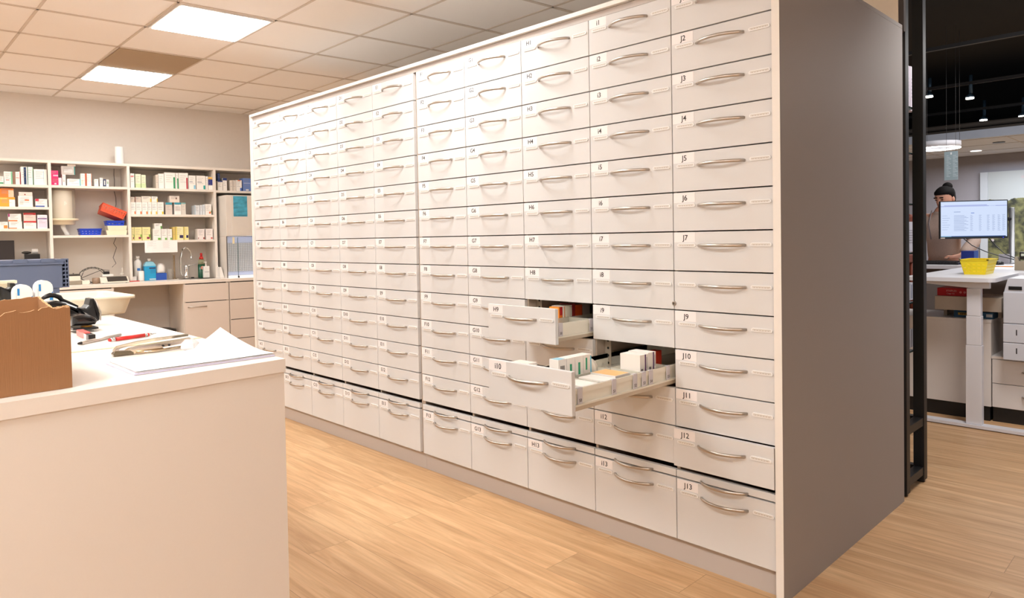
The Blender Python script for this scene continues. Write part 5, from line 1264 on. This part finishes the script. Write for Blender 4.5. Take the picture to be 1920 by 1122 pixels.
sb_(.2, .3, .7, .712, scm('line', (110, 130, 180))); sb_(.46, .51, .66, .68, scm('button', (110, 140, 210)))
b.build('screen_content', t)
b = MB(); b.box(.006, .04, -.0012, -.0002, .003, .013, cm((214, 204, 190)), MM); b.build('sticker', t)
b = MB(); b.box(Wm-.04, Wm-.032, -.0012, -.0002, .006, .010, scm('led', (40, 60, 255), 2), MM); b.build('power_light', t)
pt = at_y(1897, 390, 5.16); 
b = MB(); b.lathe([(.05, KZ+.0006), (.05, KZ+.012), (.022, KZ+.014), (.022, pt.z), (.018, pt.z+.004)], (pt.x, 5.16, 0), mat('silver_pole', (150, 152, 156), .35, .7), 22); b.build('pole', t)
pe = MM @ Vector((Wm*.5, .031, Hm*.5))
b = MB(); b.tube([pe, pe+Vector((.03, .06, 0)), Vector((pt.x, 5.16, pe.z))], .018, BLACKM, 10); b.build('arm', t)
b = MB(); 
pts = [MM @ Vector((Wm*.37, .02, .0)), at_y(1822, 460, 4.95), at_y(1848, 472, 4.95), at_y(1880, 482, 5.0), at_y(1902, 487, 5.0)]
b.tube(pts, .004, BLACKP, 8); pts = [MM @ Vector((Wm*.74, .02, 0)), at_y(1868, 462, 5.02), at_y(1885, 477, 5.0), at_y(1905, 485, 5.0)]; b.tube(pts, .004, BLACKP, 8)
b.build('cables', t)
x0 = at_y(1870, 490, 4.9).x; b = MB(); b.lathe([(.001, .034), (.02, .033), (.036, .02), (.038, .0006), (.001, .0006)], (x0+.01, 4.9, KZ), BLACKP, 20, sy=1.5); tag(b.build('computer_mouse'), 'black computer mouse on the counter desk right of the yellow basket', 'mouse')
# tape dispenser on near desk at right border
x0 = at_y(1902, 500, 3.97).x
t = empty('tape_dispenser', (x0+.06, 4.0, TZ)); tag(t, 'beige tape dispenser with a black insert on the standing desk at the right border', 'dispenser')
zt = at_y(1903, 482, 3.97).z
b = MB(); b.prism([(x0, TZ+.0006), (x0+.16, TZ+.0006), (x0+.16, zt), (x0+.045, zt-.03), (x0+.028, zt-.03), (x0+.016, zt), (x0+.002, zt)], 'y', 3.97, 4.04, mat('beige_dispenser', (160, 148, 126), .5)); b.build('body', t)
b = MB(); b.box(x0+.03, x0+.15, 3.975, 4.035, zt-.02, zt+.035, BLACKP); b.build('insert', t)
b = MB(); b.box(x0+.04, x0+.15, 3.9735, 3.9745, zt+.006, zt+.024, cm((200, 206, 190))); b.build('label', t)
b = MB(); b.box(4.18, 4.7, 3.0, 3.09, .9, .966, WHITEM) if False else b.box(4.1085, 4.9, 3.56, 4.5, TZ-.025, TZ, WHITEM); tag(b.build('side_tabletop'), 'white tabletop continuing right of the standing desk behind the printer', 'table')
x0 = at_y(1873, 480, 5.1).x
b = MB(); b.box(x0, x0+.075, 5.09, 5.13, KZ+.0006, KZ+.085, cm((176, 172, 178))); tag(b.build('low_box'), 'pale grey low box on the counter desk behind the computer mouse', 'box')

# pendant ring, sign, tracks, spots
RY = 6.5; rc = at_y(1757, 273, RY); RR = (at_y(1801, 273, RY).x-at_y(1714, 273, RY).x)/2
t = empty('ring_lamp', rc); tag(t, 'white glowing ring-shaped pendant lamp hanging from the dark shop ceiling', 'lamp')
b = MB(); b.lathe([(RR*.86, -.030), (RR, -.030), (RR, .032), (RR*.86, .032), (RR*.86, -.030)], rc, mat('ring_housing', (206, 206, 214), .5), 48, cap=False); b.build('housing', t)
b = MB(); b.lathe([(RR*.80, -.040), (RR*.99, -.040), (RR*.99, -.0305), (RR*.80, -.0305), (RR*.80, -.040)], rc, mat('ring_glow', (255, 250, 244), .5, emit=6), 48, cap=False); b.build('diffuser', t)
for a in (.3, 2.4, 4.5):
    b = MB(); p = rc+Vector((RR*.93*math.cos(a), RR*.93*math.sin(a), .032)); b.tube([p, Vector((p.x, p.y, 3.449))], .002, mat('grey_wire', (70, 70, 72), .5), 5); b.build('wire', t)
s0, s1 = at_y(1770.5, 285, 6.3), at_y(1796, 337, 6.3)
t = empty('hanging_sign', ((s0.x+s1.x)/2, 6.3, s1.z)); tag(t, 'pale blue hanging paper sign with small text below the ring lamp', 'sign')
b = MB(); b.box(s0.x, s1.x, 6.3, 6.306, s1.z, s0.z, mat('pale_blue_sign', (150, 170, 180), .6)); b.build('sheet', t)
b = MB()
for q in range(14):
    z = s0.z-.05-(s0.z-s1.z-.07)*q/14; b.box(s0.x+.02, s0.x+.04+.012*(q % 3), 6.2985, 6.2995, z, z+.006, cm((200, 214, 220))); b.box(s0.x+.08, s0.x+.10+.012*((q+1) % 3), 6.2985, 6.2995, z, z+.006, cm((200, 214, 220)))
b.box((s0.x+s1.x)/2-.006, (s0.x+s1.x)/2+.008, 6.2985, 6.2995, s0.z-.035, s0.z-.012, cm((226, 232, 236))); b.build('print', t)
b = MB(); b.tube([(s0.x+.02, 6.303, s0.z), (s0.x+.02, 6.303, 3.449)], .0015, MATS['grey_wire'], 5); b.tube([(s1.x-.02, 6.303, s0.z), (s1.x-.02, 6.303, 3.449)], .0015, MATS['grey_wire'], 5); b.build('wires', t)
TRK = mat('dark_track', (38, 38, 40), .5, .3)
for (Y, px0, py0, lab) in ((5.5, 1736, 95, 'nearest thin dark ceiling track, highest in the view'), (7.6, 1742, 167, 'middle dark ceiling track carrying the first spotlight'), (9.0, 1742, 216, 'farthest dark ceiling track carrying the spotlight nearest the lower ceiling')):
    z = at_y(px0, py0, Y).z
    b = MB(); b.box(0, 8, Y-.02, Y+.02, z-.018, z+.018, TRK); tag(b.build('ceiling_track'), lab, 'track', 'spotlight tracks in the shop ceiling')
for Y, px, py, w in ((9.4, 1742, 243, .05), (9.4, 1742, 252, .035)):
    z = at_y(px, py, 8.6).z; b = MB(); b.tube([(-1, 8.6, z), (8, 8.6, z)], w*.7, mat('dim_pipe', (96, 88, 82), .6), 8); tag(b.build('ceiling_pipe'), 'brownish pipe under the dark ceiling, %s of two' % ('upper' if py == 243 else 'lower'), 'pipe')
GLOW = mat('spot_glow', (255, 252, 240), .5, emit=10); SPH = mat('spot_housing_blue_grey', (60, 84, 104), .4, .4)
for px, py, pt_, Y, lab in ((1818.5, 185, 160, 7.6, 'leftmost lit spotlight fully in view under the dark ceiling'), (1844, 226, 205, 9.0, 'lower spotlight between the two others near the lower ceiling'), (1917, 219, 200, 9.0, 'spotlight at the right border under the dark ceiling'), (1742, 182, 165, 7.6, 'silver spotlight partly behind the black rack post')):
    c = at_y(px, py, Y); tz = at_y(px, pt_, Y).z
    t = empty('spotlight', c); tag(t, lab, 'spotlight', 'spotlights on the shop ceiling tracks')
    b = MB(); b.lathe([(.045, .012), (.045, .03), (.02, .05), (.012, .06)], c, SPH, 18); b.lathe([(.02, .0605), (.02, tz-c.z+.12)], c+Vector((.01, 0, 0)), SPH, 12); b.build('housing', t)
    b = MB(); b.lathe([(.044, -.004), (.044, .011)], c, GLOW, 18); b.build('lens', t)
for px, py in ((1830, 283), (1873, 267)):
    c = at_z(px, py, 2.4225); b = MB(); b.lathe([(.07, -.006), (.07, 0)], c, mat('downlight', (230, 226, 216), .5, emit=2) if px == 1830 else BLACKP, 18)
    tag(b.build('downlight'), 'small round lit downlight in the pale lower ceiling' if px == 1830 else 'small dark round detector in the pale lower ceiling', 'light' if px == 1830 else 'detector')

# ================================================================== PERSON
def skin_body(name, verts, edges, radii, m, parent=None, org=None, sub=2, root=0):
    me = bpy.data.meshes.new(name); me.from_pydata([tuple(v) for v in verts], edges, [])
    o = bpy.data.objects.new(name, me); COL.objects.link(o)
    sk = o.modifiers.new('skin', 'SKIN'); sk.branch_smoothing = .6; sk.use_smooth_shade = True
    for i, r in enumerate(radii):
        me.skin_vertices[0].data[i].radius = r if isinstance(r, tuple) else (r, r)
    me.skin_vertices[0].data[root].use_root = True
    ss = o.modifiers.new('sub', 'SUBSURF'); ss.levels = sub; ss.render_levels = sub
    dg = bpy.context.evaluated_depsgraph_get(); ev = o.evaluated_get(dg)
    me2 = bpy.data.meshes.new_from_object(ev); bpy.data.objects.remove(o)
    me2.materials.clear(); me2.materials.append(m)
    for p in me2.polygons: p.use_smooth = True; p.material_index = 0
    return me2
SKIN = mat('skin', (214, 158, 134), .55, noise=.04, nscale=20)
HAIR = mat('black_hair', (20, 17, 18), .75, spec=.15, noise=.3, nscale=60, stretch=(1, 1, 6))
CARD_ = mat('beige_pink_knit', (190, 166, 154), .9, noise=.22, nscale=140, bump=.5)
TROU = mat('dark_trousers', (44, 44, 54), .8)
PY_ = 5.45
hc = at_y(1772, 372, PY_); pz0 = hc.z
px_ = hc.x
print('person head', hc)
HS = .98   # slight scale
# facing direction: mostly towards -y, turned a little to -x, head bowed
yaw = math.radians(-14)
PMt = Matrix.Translation((px_-.02, PY_, 0)) @ Matrix.Rotation(yaw, 4, 'Z')
def pv(x, y, z): return PMt @ Vector((x, y, z))
top = pz0+.115
sho = top-.262; hip = .94; 
V, E, RD = [], [], []
def add(p, r, par=None):
    V.append(p); RD.append(r)
    if par is not None: E.append((par, len(V)-1))
    return len(V)-1
pel = add(pv(0, .03, hip), (.15, .11)); wst = add(pv(0, .02, hip+.16), (.13, .10), pel); chs = add(pv(0, 0, sho-.12), (.15, .11), wst)
nk0 = add(pv(0, -.01, sho+.02), (.075, .065), chs); nk = add(pv(0, -.035, sho+.075), .052, nk0)
HANDS = []
for sx in (-1, 1):
    s1 = add(pv(sx*.16, 0, sho-.02), .062, chs)
    if sx == 1:
        el = pv(.25, -.06, 1.19); wr = pv(.02, -.30, KZ+.065)
        el = at_y(1829, 452, PY_-.02); wr = at_y(1803, 480, PY_-.30); wr.z = KZ+.07
    else: el = pv(-.26, -.04, 1.16); wr = pv(-.14, -.34, KZ+.065)
    a = add(el, .043, s1); b2 = add(el.lerp(wr, .5), .038, a); w_ = add(wr, .026, b2)
    fd = (Vector((wr.x-.07*(1 if sx == 1 else .2), wr.y-.06, wr.z))-el); fd.z = 0; fd.normalize()
    if sx == 1: fd = Vector((-.9, -.42, 0)).normalized()
    pm = add(wr+fd*.045+Vector((0, 0, -.008)), (.032, .017), w_); HANDS.append((wr, fd, sx, pm))
for sx in (-1, 1):
    h1 = add(pv(sx*.09, .03, hip-.08), .095, pel); k1 = add(pv(sx*.10, .01, .50), .058, h1); an = add(pv(sx*.10, .04, .09), .038, k1); ft = add(pv(sx*.11, -.12, .035), .034, an)
# fingers: unequal, bent, plus a thumb leaving the side of the palm
for wr, fd, sx, pm in HANDS:
    side = Vector((-fd.y, fd.x, 0)); base = wr+fd*.05+Vector((0, 0, -.008))
    for q, ln in enumerate((.062, .072, .068, .054)):
        o1 = base+fd*.028+side*(.027-.018*q); k = add(o1, .0085, pm); k = add(o1+fd*ln*.45+Vector((0, 0, .004)), .0080, k); k = add(o1+fd*ln*.85+Vector((0, 0, -.016)), .0068, k)
    ts = side*(-1 if sx == 1 else 1); o1 = base-fd*.012+ts*.03; k = add(o1, .010, pm); k = add(o1+fd*.03+ts*.018+Vector((0, 0, -.006)), .009, k); k = add(o1+fd*.05+ts*.02+Vector((0, 0, -.014)), .0078, k)
body = skin_body('person', V, E, RD, SKIN)
# head: shaped rings joined to the same mesh
bmh = bmesh.new(); bmh.from_mesh(body)
HM_ = Matrix.Translation(hc) @ Matrix.Rotation(yaw+math.radians(-8), 4, 'Z') @ Matrix.Rotation(math.radians(16), 4, 'X')
def head_ring(z, rx, rf, rb, n=28):
    out = []
    for i in range(n):
        a = 2*math.pi*i/n; y = -math.cos(a); x = math.sin(a); out.append(HM_ @ Vector((x*rx, y*(rf if y < 0 else rb), z)))
    return out
prof = [(-.135, .045, .02, .055), (-.118, .046, .072, .06), (-.105, .050, .086, .066), (-.085, .058, .088, .075), (-.06, .066, .088, .085), (-.03, .072, .089, .095), (0, .075, .088, .100), (.03, .077, .090, .102), (.06, .073, .086, .098), (.085, .060, .070, .082), (.105, .038, .042, .052), (.114, .012, .014, .016)]
rings = [head_ring(*p) for p in prof]
VR = [[bmh.verts.new(p) for p in r] for r in rings]
for a, c in zip(VR, VR[1:]):
    for i in range(28): f = bmh.faces.new([a[i], a[(i+1) % 28], c[(i+1) % 28], c[i]]); f.smooth = True
bmh.faces.new(VR[0][::-1]); bmh.faces.new(VR[-1])
def blob(cx_, cy_, cz_, rx, ry, rz, target=None, m=None):
    r = bmesh.ops.create_icosphere(bmh if target is None else target, subdivisions=2, radius=1, matrix=HM_ @ Matrix.Translation((cx_, cy_, cz_)) @ Matrix.Diagonal((rx, ry, rz, 1)))
    return r
blob(0, -.094, -.022, .011, .016, .022); blob(0, -.088, -.004, .007, .010, .022)                    # nose
blob(-.077, .008, -.012, .008, .016, .028); blob(.077, .008, -.012, .008, .016, .028)               # ears
blob(0, -.086, -.058, .022, .006, .005); blob(0, -.085, -.067, .018, .006, .005)                     # lips
blob(.032, -.082, .020, .020, .008, .006); blob(-.032, -.082, .020, .020, .008, .006)                # brow bone
bmh.to_mesh(body); bmh.free()
for p in body.polygons: p.use_smooth = True
FRAME[-1] = IDM
person = place('person', body, (0, 0, 0)); 
foot = Vector((px_, PY_, 0))
for v in body.vertices: v.co -= foot
person.location = foot; ORG[person.name] = foot
tag(person, 'person with dark hair in a bun and beige-pink cardigan typing behind the monitor', 'person')
# hair cap + bun, brows and eyes
hb = bmesh.new(); n = 28
rows = []
for z, rx, rf, rb in ((-.075, .060, -.02, .084), (-.05, .072, -.012, .096), (-.02, .079, -.002, .106), (.01, .081, .012, .109), (.035, .083, .055, .110), (.055, .081, .090, .108), (.075, .076, .088, .100), (.098, .056, .066, .076), (.116, .030, .034, .042), (.122, .004, .005, .006)):
    r = []
    for i in range(n):
        a = 2*math.pi*i/n; y = -math.cos(a); x = math.sin(a)
        yy = y*rf if y < 0 else y*rb
        if rf < .05 and y < 0: yy = max(yy, -rf) if rf >= 0 else -rf*.0+ .012
        r.append(hb.verts.new(HM_ @ Vector((x*rx, yy, z))-foot))
    rows.append(r)
for a, c in zip(rows, rows[1:]):
    for i in range(n): f = hb.faces.new([a[i], a[(i+1) % n], c[(i+1) % n], c[i]]); f.smooth = True
hb.faces.new(rows[0][::-1]); hb.faces.new(rows[-1])
bmesh.ops.create_icosphere(hb, subdivisions=3, radius=1, matrix=Matrix.Translation(-foot) @ Matrix.Translation(at_y(1776.5, 350, PY_+.03)) @ Matrix.Diagonal((.044, .044, .042, 1)))
bmesh.ops.create_icosphere(hb, subdivisions=2, radius=1, matrix=Matrix.Translation(-foot) @ Matrix.Translation(at_y(1774, 356, PY_+.03)) @ Matrix.Diagonal((.052, .045, .030, 1)))
for f in hb.faces: f.smooth = True
hm = bpy.data.meshes.new('hair'); hb.to_mesh(hm); hb.free(); hm.materials.append(HAIR)
ho = bpy.data.objects.new('hair', hm); COL.objects.link(ho); ho.parent = person; ho['label'] = 'black hair tied up in a high bun'
b = MB()
for sx in (-1, 1): b.box(.012, .048, -.0925, -.084, .026, .033, HAIR, Matrix.Translation(-foot) @ HM_ @ Matrix.Scale(sx, 4, (1, 0, 0)))
eb = b.mesh('eyebrows', (0, 0, 0)); eo = bpy.data.objects.new('eyebrows', eb); COL.objects.link(eo); eo.parent = person
for sx in (-1, 1):
    b = MB(); b.lathe([(.001, -.004), (.010, -.002), (.010, .002), (.001, .004)], (0, 0, 0), mat('eye_dark', (40, 26, 22), .2), 14, M=Matrix.Translation(-foot) @ HM_ @ Matrix.Translation((sx*.031, -.086, .006)) @ Matrix.Rotation(math.pi/2, 4, 'X'), sy=.5)
    em = b.mesh('eye', (0, 0, 0)); eo = bpy.data.objects.new('eye', em); COL.objects.link(eo); eo.parent = person
# cardigan
V, E, RD = [], [], []
c0 = add(pv(0, .03, hip-.05)-foot, (.175, .135)); c1 = add(pv(0, .02, hip+.16)-foot, (.172, .142), c0); c2 = add(pv(0, 0, sho-.12)-foot, (.188, .145), c1); c3 = add(pv(0, -.005, sho+.01)-foot, (.095, .082), c2); c4 = add(pv(0, -.02, sho+.045)-foot, (.068, .062), c3)
for (wr, fd, sx, pm) in HANDS:
    s1 = add(pv(sx*.165, 0, sho-.035)-foot, .078, c2)
    el = at_y(1829, 452, PY_-.02) if sx == 1 else pv(-.26, -.04, 1.16)
    a = add(el-foot, .062, s1); b2 = add(el.lerp(wr, .5)-foot, .056, a); w_ = add(el.lerp(wr, .92)-foot, .040, b2)
cmesh = skin_body('cardigan', V, E, RD, CARD_)
oo = bpy.data.objects.new('cardigan', cmesh); COL.objects.link(oo); oo.parent = person; oo['label'] = 'beige-pink knitted cardigan'
V, E, RD = [], [], []
t0_ = add(pv(0, .03, hip-.02)-foot, (.160, .12))
for sx in (-1, 1):
    h1 = add(pv(sx*.09, .03, hip-.10)-foot, .108, t0_); k1 = add(pv(sx*.10, .01, .50)-foot, .072, h1); an = add(pv(sx*.10, .04, .11)-foot, .055, k1)
tm = skin_body('trousers', V, E, RD, TROU); oo = bpy.data.objects.new('trousers', tm); COL.objects.link(oo); oo.parent = person
# lanyard
b = MB(); pts = [pv(-.05, -.10, sho+.03)-foot, pv(-.055, -.145, sho-.10)-foot, pv(-.03, -.150, sho-.25)-foot]
b.tube(pts, .006, cm((120, 108, 110)), 6); lm = b.mesh('lanyard', (0, 0, 0)); lo_ = bpy.data.objects.new('lanyard', lm); COL.objects.link(lo_); lo_.parent = person

# rust-brown padded chair seen through the rack
RUST = mat('rust_brown_leather', (120, 58, 40), .5, noise=.12, nscale=20)
CXp = at_y(1708, 440, 4.15)
t = empty('armchair', (CXp.x-.12, 4.15, 0)); tag(t, 'rust-brown padded chair glimpsed through the black display rack', 'chair')
zt = at_y(1711, 401, 4.15).z; za = at_y(1715, 476, 4.15).z; xr_ = at_y(1712, 410, 4.15).x; xa = at_y(1727, 480, 4.15).x
b = MB(); b.box(xr_-.42, xr_, 4.11, 4.18, .62, zt, RUST, bev=.03); b.build('backrest', t)
b = MB(); b.box(xr_-.45, xr_, 3.70, 4.10, .50, .58, RUST, bev=.03); b.build('seat', t)
b = MB(); b.box(xr_+.002, xr_+.03, 3.74, 4.08, za-.07, za, RUST, bev=.01); b.build('armrest', t)
b = MB(); b.tube([(xr_+.016, 4.05, .54), (xr_+.016, 4.05, za-.0705)], .012, RUST, 10); b.build('arm_post', t)
b = MB(); b.tube([(xr_-.2, 3.92, .10), (xr_-.2, 3.92, .499)], .03, BLACKP, 12); b.build('column', t)
b = MB()
for k in range(5):
    a = 2*math.pi*k/5; b.tube([(xr_-.2, 3.92, .09), (xr_-.2+.26*math.cos(a), 3.92+.26*math.sin(a), .03)], .015, BLACKP)
b.build('base', t)
